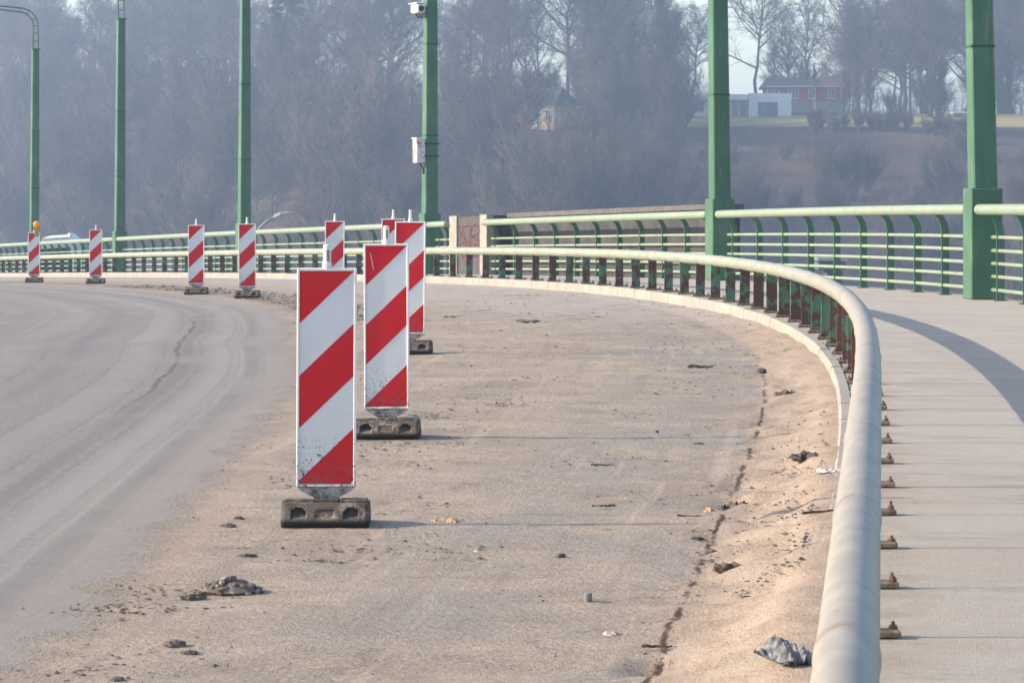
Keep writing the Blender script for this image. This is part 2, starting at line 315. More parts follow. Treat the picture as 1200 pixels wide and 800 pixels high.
def t_terrain():
    t = NT('hill_ground', .95, .05); p = t.pos(); d = t.dot(p, (-SA, CA, 0)); n = t.noise(p, .06, 6, .6); f = t.noise(p, .5, 5, .7)
    c = t.mix(t.ss(n, .35, .65), (.04, .035, .030), (.125, .078, .055)); c = t.mix(t.math('MULTIPLY', t.ss(f, .45, .7), .5), c, (.09, .075, .06))
    g = t.math('MULTIPLY', t.ss(t.math('ADD', d, t.math('MULTIPLY', n, 6.0)), 412, 415), t.ss(t.dot(p, (CA, SA, 0)), 22, 30)); c = t.mix(g, c, t.mix(t.ss(f, .4, .7), (.34, .28, .11), (.25, .21, .09))); t.col(c); return t.m
M['terrain'] = t_terrain()
def tree_mat(name, c1, c2):
    t = NT(name, .9, .1); t.col(t.mix(t.rand(), c1, c2)); return t.m
M['bark'] = tree_mat('bark', (.035, .031, .03), (.06, .05, .045))
M['twig'] = tree_mat('twigs', (.045, .038, .035), (.125, .095, .08))
M['birch'] = simple('birch_bark', (.6, .58, .55), (.25, .23, .21), 3, .8)
M['leaf'] = tree_mat('ivy_leaves', (.045, .065, .03), (.085, .09, .04))
M['needle'] = tree_mat('spruce_needles', (.035, .055, .04), (.05, .07, .05))

# ---------------------------------------------------------------- setting: terrain, deck, road, walkway, kerb
HD = np.array([-2500, 150, 230, 280, 310, 340, 375, 405, 412, 428, 460, 600, 1600, 3000.])
HZ = np.array([-30, -30, -29, -24, -16, -7.5, 0.5, 7.4, 8.3, 10.0, 11.3, 13, 13, 13.])
def recede(xc, d): return max(0.0, (420 - (600 + xc / max(d, 60) * FPX))) * .26 if d > 150 else 0.0
def hill(xc, d):
    d0 = d; d = d - min(130., recede(xc, d))
    q = mnoise.noise(Vector((xc * .012, d * .012, 0))); w = math.sin(xc * .021 + 1.3) * 5
    z = float(np.interp(d + (w if xc < 20 else w * .3), HD, HZ)) + (q * 2.5 if (d < 400 or xc < 15) else q * .3)
    if xc < -30: z += min(4, (-30 - xc) * .05)
    x, y = cw(xc, d0)
    if 20 < y < 190 and xc < 45 and d0 < 200:     # bank beside the far end of the bridge
        s, off = nearest_s(x, y)
        a = np.clip((s - 48) / 14, 0, 1) * np.clip((off - 1.5) / 3, 0, 1) * np.clip((36 - off) / 22, 0, 1)
        z = z * (1 - a) + (-4.2 - .03 * max(0, s - 75)) * a
    return z
gx = np.unique(np.concatenate([np.linspace(-1700, -160, 14), np.linspace(-160, 160, 81), np.linspace(160, 1700, 14)]))
gd = np.unique(np.concatenate([np.linspace(-500, 40, 7), np.linspace(40, 220, 46), np.linspace(220, 480, 66), np.linspace(480, 2600, 14)]))
v = []; nx = len(gx)
for d in gd:
    for xc in gx: x, y = cw(xc, d); v.append((x, y, hill(xc, d)))
f = [(j * nx + i, j * nx + i + 1, (j + 1) * nx + i + 1, (j + 1) * nx + i) for j in range(len(gd) - 1) for i in range(nx - 1)]
kind(mesh_obj('terrain', v, f, M['terrain'], smooth=True), 'structure')

OB_S = np.array([0, 8.5, 10.6, 14, 19.4, 24, 30, 45, 140]); OB_V = np.array([-2.5, -2.68, -3.0, -3.5, -4.2, -4.9, -5.2, -5.2, -5.2])
def strip(name, svals, ovals, zf, mat):      # a surface laid along the bridge, with its two coordinate maps
    ns, no = len(svals), len(ovals); v = []
    SSv = np.repeat(svals, no); OO = np.tile(ovals, ns); X, Y = line_xy(SSv, OO); Z = zf(X, Y, SSv, OO)
    v = list(zip(X.tolist(), Y.tolist(), Z.tolist()))
    f = [(j * no + i, j * no + i + 1, (j + 1) * no + i + 1, (j + 1) * no + i) for j in range(ns - 1) for i in range(no - 1)]
    o = mesh_obj(name, v, f, mat, smooth=True); me = o.data
    li = np.empty(len(me.loops), np.int32); me.loops.foreach_get('vertex_index', li)
    u = me.uv_layers.new(name='rail'); u.data.foreach_set('uv', np.c_[SSv[li], OO[li]].ravel().astype(np.float32))
    u = me.uv_layers.new(name='lane'); u.data.foreach_set('uv', np.c_[SSv[li], (OO - np.interp(SSv, OB_S, OB_V))[li]].ravel().astype(np.float32))
    return o
BANK = lambda s: np.interp(s, [0, 11, 16, 22, 32], [.135, .13, .085, .045, 0.0])
def road_height(X, Y, s, off):
    Z = road_z(Y, off); v = off - np.interp(s, OB_S, OB_V); k = np.clip((v + .05) / .25, 0, 1) * np.clip((50 - s) / 20, 0, 1)
    b = np.clip((off + .72) / .5, 0, 1); Z = Z + BANK(s) * b * b
    for i in np.where(k > 0.01)[0]:
        q = Vector((X[i], Y[i], 0)); n1 = mnoise.noise(q * 1.3); n2 = mnoise.noise(q * 5.0); n3 = mnoise.noise(q * 13.0)
        Z[i] += k[i] * (n1 * .010 + n2 * .006 + max(0, n3 - .25) * .014 + ((n1 * .022 + n2 * .028 + n3 * .018) * min(1, BANK(s[i]) / .06) * min(1, 3 * (1 - b[i]) + .35) if b[i] > .05 else 0))
    return Z
sv = np.concatenate([np.linspace(-6, 4, 8)[:-1], np.arange(4, 17, .06), np.arange(17, 34, .14), np.arange(34, 140, .7)])
ov = np.concatenate([np.linspace(-15, -5.6, 14)[:-1], np.linspace(-5.6, -.118, 97)])
kind(strip('road', sv, ov, road_height, M['road']), 'structure')
sw = np.concatenate([np.linspace(-6, 4, 6)[:-1], np.arange(4, 140, .4)])
kind(strip('walkway', sw, np.linspace(-.086, RAIL_W + .42, 12), lambda X, Y, s, o: -drop(Y) - .004, M['walk']), 'structure')
mb = MB(); ring = [(-15, -.16), (-15, -1.4), (-11, -1.7), (0, -1.7), (RAIL_W + .42, -.5), (RAIL_W + .42, .055), (RAIL_W + .44, .055), (RAIL_W + .44, -.55), (0, -1.75), (-11, -1.75), (-15.05, -1.45), (-15.05, -.16)]
prof = [(-15.05, -.6), (-15.05, -1.4), (-11, -1.8), (1, -1.8), (RAIL_W + .44, -.6), (RAIL_W + .44, -.012), (RAIL_W + .38, -.012), (RAIL_W + .38, -.2), (-.2, -.3), (-14.9, -.75)]
ss_ = np.arange(-6, 141, 2.0); v = []; f = []
for s in ss_:
    for (o_, h) in prof:
        x, y = line_xy(s, o_); v.append((float(x), float(y), float(-drop(y)) + h))
n_ = len(prof)
for j in range(len(ss_) - 1):
    for i in range(n_): f.append((j * n_ + i, j * n_ + (i + 1) % n_, (j + 1) * n_ + (i + 1) % n_, (j + 1) * n_ + i))
kind(mesh_obj('bridge_deck', v, f, M['concrete']), 'structure')
for s in (20, 58, 98, 136):
    p = at(s, -5); g = -32
    b = MB().box((p.x, p.y, (p.z - 1.85 + g) / 2), (1.6, 7, p.z - 1.85 - g), float(heading(s)), bev=.1).build('bridge_pier', M['concrete'])
    b['kind'] = 'structure'

kerb = kind(thing('kerb', '', ''), 'structure'); del kerb['label']; del kerb['category']
s = -1.0; i = 0
while s < 120:
    L = 1.0; g = .006; v = []
    for q in (s + g, s + L / 2, s + L - g):
        for (o_, h) in ((-.175, -.25), (-.165, -.045), (-.16, -.012), (-.148, 0.002), (-.088, .003), (-.088, -.25)):
            p = at(q, o_, h); v.append(p)
    f = [(0, 1, 2, 3, 4, 5), (17, 16, 15, 14, 13, 12)] + [(k * 6 + i_, (k + 1) * 6 + i_, (k + 1) * 6 + (i_ + 1) % 6, k * 6 + (i_ + 1) % 6) for k in range(2) for i_ in range(6)]
    jig = random.uniform(-.004, .004)
    mesh_obj('kerb_stone', [(a.x, a.y, a.z + jig) for a in v], f, M['kerb'], kerb); s += L; i += 1

# ---------------------------------------------------------------- inner guardrail
gr = thing('guard_rail', 'pale green pipe guardrail on rusty flat posts along the kerb, curving away', 'guardrail', at(3, 0))
gr_inv = Vector(gr.location)
PIPE_H, PIPE_R = .46, .0665
ps = np.concatenate([np.arange(1.5, 40, .07), np.arange(40, 135, .6)])
joint = lambda s: abs((s / 2.1) % 1 - .5)
pts = [at(s, 0, PIPE_H) - gr_inv for s in ps]; rad = [PIPE_R + (.0036 if joint(s) < .02 else 0) for s in ps]
o = MB().tube(pts, rad, 28).build('top_pipe', M['pipe'], gr, True)
me = o.data; li = np.empty(len(me.loops), np.int32); me.loops.foreach_get('vertex_index', li)
u = me.uv_layers.new(name='run'); u.data.foreach_set('uv', np.c_[ps[np.minimum(li // 28, len(ps) - 1)], (li % 28) / 28].ravel().astype(np.float32))
gpost = MB().box((0, 0, .205), (.115, .0115, .41), bev=.002).data('post', M['post'])
gplate = MB().box((.016, 0, .011), (.22, .065, .022), bev=.005).data('base_plate', M['plate'])
def bolt_mb():
    m = MB(); m.tube([(0, 0, 0), (0, 0, .018)], .016, 6); m.tube([(0, 0, .018), (0, 0, .042)], .008, 6); m.tube([(0, 0, 0), (0, 0, .004)], .022, 10); return m
gbolt = bolt_mb().data('bolt', M['bolt'])
s = 3.3
while s < 118:
    p = link('post', gpost, gr); p.location = at(s, 0, 0) - gr_inv; p.rotation_euler = (0, random.gauss(0, .012), float(heading(s)) + random.gauss(0, .025) + .12 * max(0, min(1, (17 - s) / 4)))
    q = link('base_plate', gplate, p); q.location = (.0, 0, 0)
    if s < 45:
        for sx in (-1, 1):
            b = link('bolt', gbolt, p); b.location = (.018 + sx * .088, random.uniform(-.012, .012), .026); b.rotation_euler = (random.gauss(0, .08), random.gauss(0, .08), random.random()); b.scale = (.75, .75, random.uniform(.4, .75))
    s += .95

# ---------------------------------------------------------------- lamp posts and outer railing
def prop_post(s, label, lean):
    b = at(s, RAIL_W, 0); t = thing('lamp_post', label, 'lamp post', b, (0, 0, float(heading(s))), 'green lamp posts along the outer railing')
    L = MB(); h = 7.95
    w0, w1 = .30, .235
    MB().box((0, 0, .67), (.39, .36, 1.34), bev=.012).build('base_sleeve', M['green'], t)
    lx = lean
    def sec(z): k = (z - 1.34) / (h - 1.34); return (w0 + (w1 - w0) * k), -lx * (z - 1.34)
    pr = []
    zz = [1.34, 3.04, 3.06, 5.05, 5.07, h]; v = []; f = []
    for z in zz:
        w, dx = sec(z); c = w * .06
        for (a, b_) in ((-w / 2 + c, -w / 2), (w / 2 - c, -w / 2), (w / 2, -w / 2 + c), (w / 2, w / 2 - c), (w / 2 - c, w / 2), (-w / 2 + c, w / 2), (-w / 2, w / 2 - c), (-w / 2, -w / 2 + c)): v.append((a + dx, b_ * .9, z))
    for k in range(len(zz) - 1):
        for i in range(8): j = (i + 1) % 8; f.append((k * 8 + i, k * 8 + j, k * 8 + 8 + j, k * 8 + 8 + i))
    f.append(tuple(range(40, 48)))
    mesh_obj('shaft', v, f, M['green'], t)
    for z in (3.05, 5.06):
        w, dx = sec(z); MB().box((dx, 0, z), (w + .008, w * .9 + .008, .03)).build('joint_band', M['dark_green'], t)
    w, dx = sec(h); MB().box((dx, 0, h + .02), (w + .07, w + .05, .04), bev=.006).build('cap_plate', M['green'], t)
    arm = MB()
    def armpt(u, k):
        gap = .10 * (1 - .55 * u); off = -gap if k else gap
        if u < .25: return Vector((dx + off, 0, h + .04 + u / .25 * .80))
        a = min(1, (u - .25) / .3) * math.pi / 2; r = .55 + off
        c = Vector((dx - .55, 0, h + .84))
        q = c + Vector((r * math.cos(a), 0, r * math.sin(a)))
        if u > .55: q = c + Vector((-(u - .55) / .45 * 2.6, 0, .55 + off + (u - .55) / .45 * .22))
        return q
    us = np.linspace(0, 1, 26)
    for k in (0, 1): arm.tube([armpt(u, k) for u in us], .024, 8)
    for u in (.08, .17, .25, .34, .45, .55, .68, .82, .96): arm.tube([armpt(u, 0), armpt(u, 1)], .016, 6)
    arm.build('arm', M['green'], t)
    e = armpt(1, 0); MB().box((e.x - .35, 0, e.z - .07), (.75, .26, .13), taper=.8, bev=.03).build('lamp_head', M['lamp_grey'], t)
    return t
M['dark_green'] = simple('seam_paint', (.035, .09, .06), None, 5, .6)
PX = (1151, 843, 503.4, 286.2, 140.2, 40.1)
POST_S = [outer_s(x) for x in PX]
PL = ['nearest and widest green lamp post, at the right of the photo', 'green lamp post left of the houses on the hill, second nearest',
      'green lamp post carrying a camera and a rusty grey box', 'green lamp post directly behind a striped beacon, next to the small bent street lamp',
      'green lamp post standing between two far beacons, with its arm cut off by the photo', 'farthest green lamp post at the left, its ladder arm in view']
for s, l, ln in zip(POST_S, PL, (.020, .010, -.004, -.004, -.006, -.006)): prop_post(s, l, ln)

p2 = at(POST_S[1], RAIL_W); tk = MB().box((.02, -.1335, 1.42), (.07, .003, .05)).build('sticker', simple('blue_sticker', (.05, .16, .32), None, 20, .5), [o for o in C.objects if o.name.startswith('lamp_post')][1])
def bal_data():
    m = MB(); inner = []; outer = []
    for z in (0.0, .3, .6, .74): inner.append((0.0, z)); outer.append((.10, z))
    for k in range(1, 8):
        a = k / 7 * math.pi / 2 * .92
        inner.append((-.13 + .13 * math.cos(a), .74 + .23 * math.sin(a))); outer.append((-.13 + .23 * math.cos(a), .74 + .28 * math.sin(a)))
    n = len(inner); v = []; f = []
    for (x, z), (X, Z) in zip(inner, outer): v += [(x, -.006, z), (X, -.006, Z), (X, .006, Z), (x, .006, z)]
    for i in range(n - 1):
        for k in range(4): f.append((i * 4 + k, i * 4 + (k + 1) % 4, i * 4 + 4 + (k + 1) % 4, i * 4 + 4 + k))
    f += [(3, 2, 1, 0), tuple(range(n * 4 - 4, n * 4))]
    return m.add(v, f).data('baluster', M['green'])
BAL = bal_data(); FOOT = MB().box((.04, 0, .006), (.16, .07, .012), bev=.002).data('foot_plate', M['green'])
for sx in (-.02, .105): pass
TOP_H = 1.08; BARS = (.12, .28, .435, .59, .75)
def railing(s0, s1, label, first=.45):
    org = at((s0 + s1) / 2, RAIL_W); t = thing('railing', label, 'railing', org, (0, 0, 0), 'sections of the green outer railing'); org = Vector(org)
    n = max(2, int((s1 - s0) / .6)); ss = np.linspace(s0, s1, n + 1)
    a, b = ss[0], ss[-1]; tp = [at(q, RAIL_W - .13, TOP_H) - org for q in ss]
    t0 = (tp[0] - tp[1]).normalized(); t1 = (tp[-1] - tp[-2]).normalized()
    pts = [tp[0] + t0 * .055, tp[0] + t0 * .04] + tp + [tp[-1] + t1 * .04, tp[-1] + t1 * .055]
    MB().tube(pts, [.03, .053] + [.066] * len(tp) + [.053, .03], 18).build('top_rail', M['pale'], t, True)
    for h in BARS: MB().tube([at(q, RAIL_W + .035, h) - org for q in ss], .0235, 10).build('rail_bar', M['pale'], t, True)
    k = max(1, round((s1 - s0 - .5) / 1.04)); 
    for i in range(k + 1):
        q = s0 + .25 + (s1 - s0 - .5) * i / k
        bl = link('baluster', BAL, t); bl.location = at(q, RAIL_W, .0) - org; bl.rotation_euler = (0, 0, float(heading(q))); bl.scale = (1, 1.3, 1.055)
        fp = link('foot_plate', FOOT, bl)
g = .28
PIL0, PIL1 = outer_s(573), outer_s(529)      # the concrete pillar interrupts one section
railing(POST_S[0] - 13.0, POST_S[0] - g, 'green pipe railing section running off the right edge of the photo')
railing(POST_S[0] + g, POST_S[1] - g, 'green pipe railing section between the two nearest lamp posts')
railing(POST_S[1] + g, PIL0 - .05, 'green pipe railing section in front of the long concrete wall')
railing(PIL1 + .05, POST_S[2] - g, 'short green railing stub between graffiti pillar and lamp post with box')
railing(POST_S[2] + g, POST_S[3] - g, 'green pipe railing section passing behind the two middle beacons')
railing(POST_S[3] + g, POST_S[4] - g, 'green pipe railing section running left from behind the beacon by the bent street lamp')
railing(POST_S[4] + g, POST_S[5] - g, 'green pipe railing section between the two farthest lamp posts')
railing(POST_S[5] + g, POST_S[5] + 13, 'farthest green pipe railing section, running off the left edge')

# ---------------------------------------------------------------- concrete wall with the graffiti pillar
W0, W1 = outer_s(812), PIL0
ow = at((W0 + W1) / 2, RAIL_W); cwall = thing('concrete_wall', 'weathered grey concrete parapet wall with graffiti pillar behind the railing', 'wall', ow)
def wall_seg(name, s0, s1, o0, o1, h0, h1, mat, n=12):
    v = []; f = []
    for q in np.linspace(s0, s1, n):
        for (o_, h) in ((o0, h0), (o1, h0), (o1, h1), (o0, h1)): v.append(at(q, o_, h) - Vector(ow))
    f = [(k * 4 + i, k * 4 + (i + 1) % 4, k * 4 + 4 + (i + 1) % 4, k * 4 + 4 + i) for k in range(n - 1) for i in range(4)] + [(3, 2, 1, 0), tuple(range(4 * n - 4, 4 * n))]
    return mesh_obj(name, v, f, mat, cwall)
wall_seg('wall_body', W0, W1 + .02, RAIL_W + .45, RAIL_W + .85, -.8, 1.19, M['concrete'])
wall_seg('coping', W0 - .05, W1 + .02, RAIL_W + .40, RAIL_W + .90, 1.19, 1.28, M['coping'] if 'coping' in M else simple('coping_concrete', (.10, .095, .09), (.14, .13, .125), 6, .9, obj=False))
dS = PIL1 - PIL0; a0, a1 = PIL0 + dS * .18, PIL1 - dS * .2
wall_seg('pillar_core', PIL0 + .02, PIL1 - .02, RAIL_W + .02, RAIL_W + .92, -.6, 1.235, M['concrete'], 4)
wall_seg('pilaster', PIL0, a0, RAIL_W - .06, RAIL_W + .1, -.05, 1.25, M['concrete_light'], 3)
wall_seg('pilaster', a1, PIL1, RAIL_W - .06, RAIL_W + .1, -.05, 1.25, M['concrete_light'], 3)
panel = wall_seg('graffiti_panel', a0 + .003, a1 - .003, RAIL_W - .02, RAIL_W + .015, -.02, 1.22, simple('panel_concrete', (.075, .064, .062), (.10, .088, .084), 8, .9, obj=False), 3)
strokes = [[(412, 205), (432, 228), (455, 252)], [(425, 176), (440, 205), (448, 240)], [(440, 186), (462, 180), (482, 184), (478, 215), (470, 250), (468, 285)],
           [(484, 250), (483, 215), (490, 185), (510, 174), (528, 186), (530, 208), (512, 224), (486, 226)], [(414, 268), (430, 255), (452, 262), (462, 288), (452, 312), (430, 322), (416, 300), (414, 268)],
           [(424, 300), (436, 282), (446, 308)], [(470, 248), (486, 280), (497, 322)], [(498, 270), (518, 262), (536, 278), (532, 305), (514, 322), (498, 302), (500, 272)], [(410, 178), (420, 200), (416, 240)], [(488, 228), (512, 245), (538, 255)], [(455, 318), (480, 308), (500, 326)]]
gm = MB()
for st in strokes:
    def gp(x, y):
        k = (x - 405) / 137; q = a1 + (a0 - a1) * k; return at(q, RAIL_W - .024, .02 + (330 - y) / 170 * .80 + .30) - Vector(ow)
    fine_ = []
    for (x0, y0), (x1, y1) in zip(st[:-1], st[1:]):
        for k in range(4): fine_.append(gp(x0 + (x1 - x0) * k / 4, y0 + (y1 - y0) * k / 4))
    fine_.append(gp(*st[-1]))
    n = Vector((-math.cos(float(heading((a0 + a1) / 2))), -math.sin(float(heading((a0 + a1) / 2))), 0)); v = []; f = []
    for i, p in enumerate(fine_):
        d_ = (fine_[min(i + 1, len(fine_) - 1)] - fine_[max(i - 1, 0)]).normalized(); w = d_.cross(n).normalized() * .02
        v += [p - w, p + w]
    gm.add(v, [(2 * i, 2 * i + 1, 2 * i + 3, 2 * i + 2) for i in range(len(fine_) - 1)])
gm.build('graffiti_writing', M['graffiti'], panel)

# ---------------------------------------------------------------- traffic beacons
def t_sheet(name, c, spots=True):
    t = NT(name, .4, .25); o = t.coord('Object'); p = t.pos(); x, y, z = t.xyz(o)
    c1 = t.mix(t.math('MULTIPLY', t.ss(t.noise(p, 7, 5), .4, .75), .35), c, tuple(k * .8 + .03 for k in c))
    if spots:
        low = t.ss(z, .62, .16); sp = t.noise(p, 85, 3, .6); th = t.math('SUBTRACT', sp, t.math('MULTIPLY', low, .085)); m = t.math('MULTIPLY', t.ss(t.math('ADD', sp, t.math('MULTIPLY', low, .10)), .665, .69), low)
        c1 = t.mix(t.math('MULTIPLY', m, .9), c1, (.05, .042, .038))
        c1 = t.mix(t.math('MULTIPLY', t.math('MULTIPLY', t.ss(z, .32, .14), t.ss(t.noise(p, 22, 6, .7), .42, .66)), .6), c1, (.14, .12, .11))
    t.col(c1); t.bump(t.noise(p, 50, 3), .04, .002); return t.m
M['red_film'] = t_sheet('red_film', (.58, .011, .02)); M['white_film'] = t_sheet('white_film', (.66, .67, .67)); M['frame_white'] = t_sheet('frame_plastic', (.80, .79, .76))
M['tip'] = simple('dirty_plastic', (.36, .34, .32), (.10, .09, .085), 28, .7, .2)
def t_foot():
    t = NT('recycled_rubber', .9, .2); p = t.pos(); x, y, z = t.xyz(t.coord('Object')); c = t.mix(t.ss(t.noise(p, 9, 6, .7), .35, .65), (.125, .10, .085), (.07, .06, .052))
    c = t.mix(t.ss(t.noise(p, 17, 7, .75), .48, .62), c, (.25, .20, .155)); c = t.mix(t.ss(z, .045, .025), c, (.035, .032, .03)); t.col(c); t.bump(t.noise(p, 60, 5, .7), .5, .01); return t.m  # lowest band is near black: shade of the undercut put into the colour
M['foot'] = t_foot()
def foot_data():
    n, k = 48, 14; v = []; f = []; L = .385; H = .102
    def depth(z): return np.interp(z, [0, .024, .036, .09, H], [.105, .125, .122, .075, .062])
    for j in range(k):
        z = H * j / (k - 1)
        for i in range(n):
            x = -L / 2 + L * i / (n - 1); y = -float(depth(z)); e = min(1, (L / 2 - abs(x)) / .012); y += (1 - e) * .012
            for cx in (-.115, .115):                              # two grip pockets and a recessed label
                if abs(x - cx) < .036 and .036 < z < .085 - .5 * abs(x - cx): y += .045 * min(1, (z - .036) / .024)
            if abs(x - .0) < .045 and .042 < z < .074: y += .009
            v.append((x, y, z))
    for j in range(k - 1):
        for i in range(n - 1): f.append((j * n + i, j * n + i + 1, (j + 1) * n + i + 1, (j + 1) * n + i))
    b = len(v); 
    for j in range(k):
        z = H * j / (k - 1)
        for x in (-L / 2, L / 2): v.append((x, float(depth(z)), z))
    for j in range(k - 1):
        a = b + 2 * j; f.append((a + 1, a, a + 2, a + 3)); f.append((a, j * n, (j + 1) * n, a + 2)); f.append((j * n + n - 1, a + 1, a + 3, (j + 1) * n + n - 1))
    f.append(tuple((k - 1) * n + i for i in range(n)) + (b + 2 * k - 1, b + 2 * k - 2))
    m = MB().add(v, f); m.box((0, 0, H + .004), (.12, .07, .02), bev=.004); m.box((-.12, .01, H + .002), (.12, .06, .012), bev=.003); m.box((.125, .0, H + .004), (.12, .09, .016), bev=.003)
    return m.data('foot_block', M['foot'])
FOOT_D = foot_data()
PW, PB, PT = .262, .168, 1.132               # panel width, bottom, top
iw = PW / 2 - .011
def frame_data():
    m = MB(); t = .042
    for x in (-1, 1): m.box((x * (PW / 2 - .0055), 0, (PB + PT) / 2), (.011, t, PT - PB), bev=.003)
    for z in (PB + .0055, PT - .0055): m.box((0, 0, z), (PW - .0222, t - .002, .011), bev=.003)
    return m.data('frame', M['frame_white'])
FRAME_D = frame_data()
PANEL_D = MB().box((0, 0, (PB + PT) / 2), (PW - .0224, .030, PT - PB - .0224)).data('panel', M['white_film'])
TIP_D = MB().prism([(-PW / 2 + .004, PB - .002), (-PW / 2 + .02, PB - .018), (-.035, PB - .056), (-.026, .09), (.026, .09), (.035, PB - .058), (PW / 2 - .02, PB - .018), (PW / 2 - .004, PB - .002)], -.016, .016).data('tip', M['tip'])
def stripe_data():
    z0, z1 = PB + .013, PT - .013; step = (z1 - z0) / 4.06; sl = step / (2 * iw); ds = []; y = -.0165
    def clip(poly):                            # keep the band inside the panel's face
        for (axis, lim, sgn) in ((1, z1, 1), (1, z0, -1)):
            out = []
            for i in range(len(poly)):
                a, b = poly[i], poly[(i + 1) % len(poly)]; fa, fb = sgn * (lim - a[axis]), sgn * (lim - b[axis])
                if fa >= 0: out.append(a)
                if (fa >= 0) != (fb >= 0): k = fa / (fa - fb); out.append((a[0] + (b[0] - a[0]) * k, a[1] + (b[1] - a[1]) * k))
            poly = out
        return poly
    for top in (z1 + step * .0, z1 - 2 * step, z1 - 4 * step):
        # band whose lower edge meets the left side `step` below its upper edge
        p = clip([(-iw, top), (-iw, top - step), (iw, top), (iw, top + step)])
        if len(p) > 2:
            n = len(p); v = [(a, y, b) for a, b in p] + [(a, y + .004, b) for a, b in p]
            ds.append(MB().add(v, [tuple(range(n))] + [(i, i + n, (i + 1) % n + n, (i + 1) % n) for i in range(n)]).data('stripe', M['red_film']))
    return ds
STRIPES = stripe_data()
PIN_D = MB().tube([(0, .0, PT - .01), (0, .0, PT + .10)], .0145, 12).tube([(0, 0, PT - .005), (0, 0, PT + .025)], .02, 12).data('pin', M['white'])
BIGPIN = MB().tube([(0, 0, PT - .01), (0, 0, PT + .022)], .022, 14).tube([(0, 0, PT + .022), (0, 0, PT + .098), (0, 0, PT + .105)], [.018, .018, .014], 14).data('pin', M['white'])
TOPCAP = MB().box((.006, -.0172, PT + .055), (.012, .004, .05)).data('pin_window', simple('amber_window', (.35, .24, .17), None, 20, .4))
def beacon(px, d, label, yaw=0, tilt=0, big=False):
    x, y = cw((px - 600) / FPX * d, d); s, off = nearest_s(x, y); z = float(road_z(y, off))
    t = thing('traffic_beacon', label, 'traffic beacon', (x, y, z + .004), (0, R(tilt), HEAD + R(yaw)), 'red and white beacons along the closed lane')
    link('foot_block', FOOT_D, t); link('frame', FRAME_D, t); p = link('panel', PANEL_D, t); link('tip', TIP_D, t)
    for q in STRIPES: link('stripe', q, p)
    pn = link('pin', BIGPIN if big else PIN_D, t)
    if big: link('pin_window', TOPCAP, pn)
    return t
beacon(382, 11.32, 'nearest and largest striped beacon, mud-splashed, standing on a rubber foot', 0.5, .25, True)
b2_ = beacon(453.5, 14.98, 'second nearest striped beacon, with a scratch on its top red stripe', -2, -.2, True)
beacon(480, 22.0, 'striped beacon half hidden behind the second nearest beacon, its foot showing', -3, 0.4)
beacon(461, 28.7, 'striped beacon mostly hidden behind two others, only its top showing', 2, 0)
beacon(392, 34.6, 'striped beacon seen just above the top of the nearest beacon', 0, .3)
beacon(290, 39.2, 'striped beacon in front of a lamp post, beside the bent street lamp', 1, -.3)
beacon(230, 41.9, 'striped beacon standing just left of the one before a lamp post', 0, 0)
beacon(112, 53.8, 'far striped beacon standing alone between the two leftmost lamp posts', 1, .4)
bl = beacon(40, 58.2, 'farthest striped beacon, with a round amber warning light on top', 0, 0)
wl = MB().tube([(0.06, -.02, PT + .10), (0.06, .04, PT + .10)], .075, 20).box((0.06, 0.01, PT - .03), (.11, .07, .12), bev=.01).build('warning_light', simple('lamp_casing', (.45, .30, .08), None, 8, .5), bl)
MB().tube([(0.06, -.045, PT + .18), (0.06, -.02, PT + .18), (.06, .05, PT + .18), (.06, .075, PT + .18)], [.062, .08, .08, .062], 24).build('lens', simple('amber_lens', (.85, .30, .02), (.9, .4, .03), 4, .25), wl, True)
sc_ = MB(); sc_.add([(-.095, -.0174, 1.08), (-.091, -.0174, 1.08), (-.072, -.0174, .98), (-.075, -.0174, .98)], [(0, 1, 2, 3)]); sc_.build('scratch', M['white_film'], next(o for o in b2_.children if o.name.startswith('panel')))

# ---------------------------------------------------------------- devices on a lamp post, lamp and bits beyond the railing
p3 = at(POST_S[2], RAIL_W); h3 = float(heading(POST_S[2]))
def on_post(dx, dy, z): return p3 + Matrix.Rotation(h3, 3, 'Z') @ Vector((dx, dy, 0)) + Vector((0, 0, z))
t = thing('junction_box', 'rusty pale grey box strapped to the lamp post above the short railing stub', 'junction box', on_post(-.26, -.02, 2.45), (0, 0, h3))
bx = MB().box((0, 0, .26), (.20, .26, .52), bev=.008); 
def t_box():
    q = NT('rusted_box_paint', .6); p_ = q.pos(); q.col(q.mix(q.ss(q.noise(p_, 6, 7, .7), .5, .6), (.62, .60, .54), (.25, .11, .06))); return q.m
bx.build('box_body', t_box(), t); MB().box((0, 0, .535), (.24, .30, .03), bev=.005).build('lid', M['white'], t)
MB().box((.25, .02, .15), (.36, .33, .025)).box((.25, .02, .42), (.36, .33, .025)).build('strap', M['dark'], t)
MB().tube([(.03, 0, 0), (.05, 0, -.06), (.1, 0, -.14), (.10, 0, -.25)], .022, 8).build('cable', M['dark'], t)
t = thing('traffic_camera', 'white traffic camera on a bracket high on the lamp post with the box', 'camera', on_post(-.24, -.05, 5.66), (0, 0, h3))
MB().box((-.08, -.05, .16), (.19, .42, .2), bev=.03).build('housing', M['white'], t); MB().box((-.08, -.02, .28), (.23, .5, .025), bev=.006).build('hood', M['white'], t)
MB().tube([(-.08, -.275, .16), (-.08, -.25, .16)], .065, 14).build('lens', M['dark'], t); MB().box((.03, .02, .03), (.2, .10, .08), bev=.01).box((.08, .02, .1), (.06, .12, .24), bev=.01).build('bracket', M['lamp_grey'], t)
MB().tube([(-.12, -.02, .06), (-.06, 0, -.03), (.06, .02, -.02)], .015, 6).build('cable', M['dark'], t)

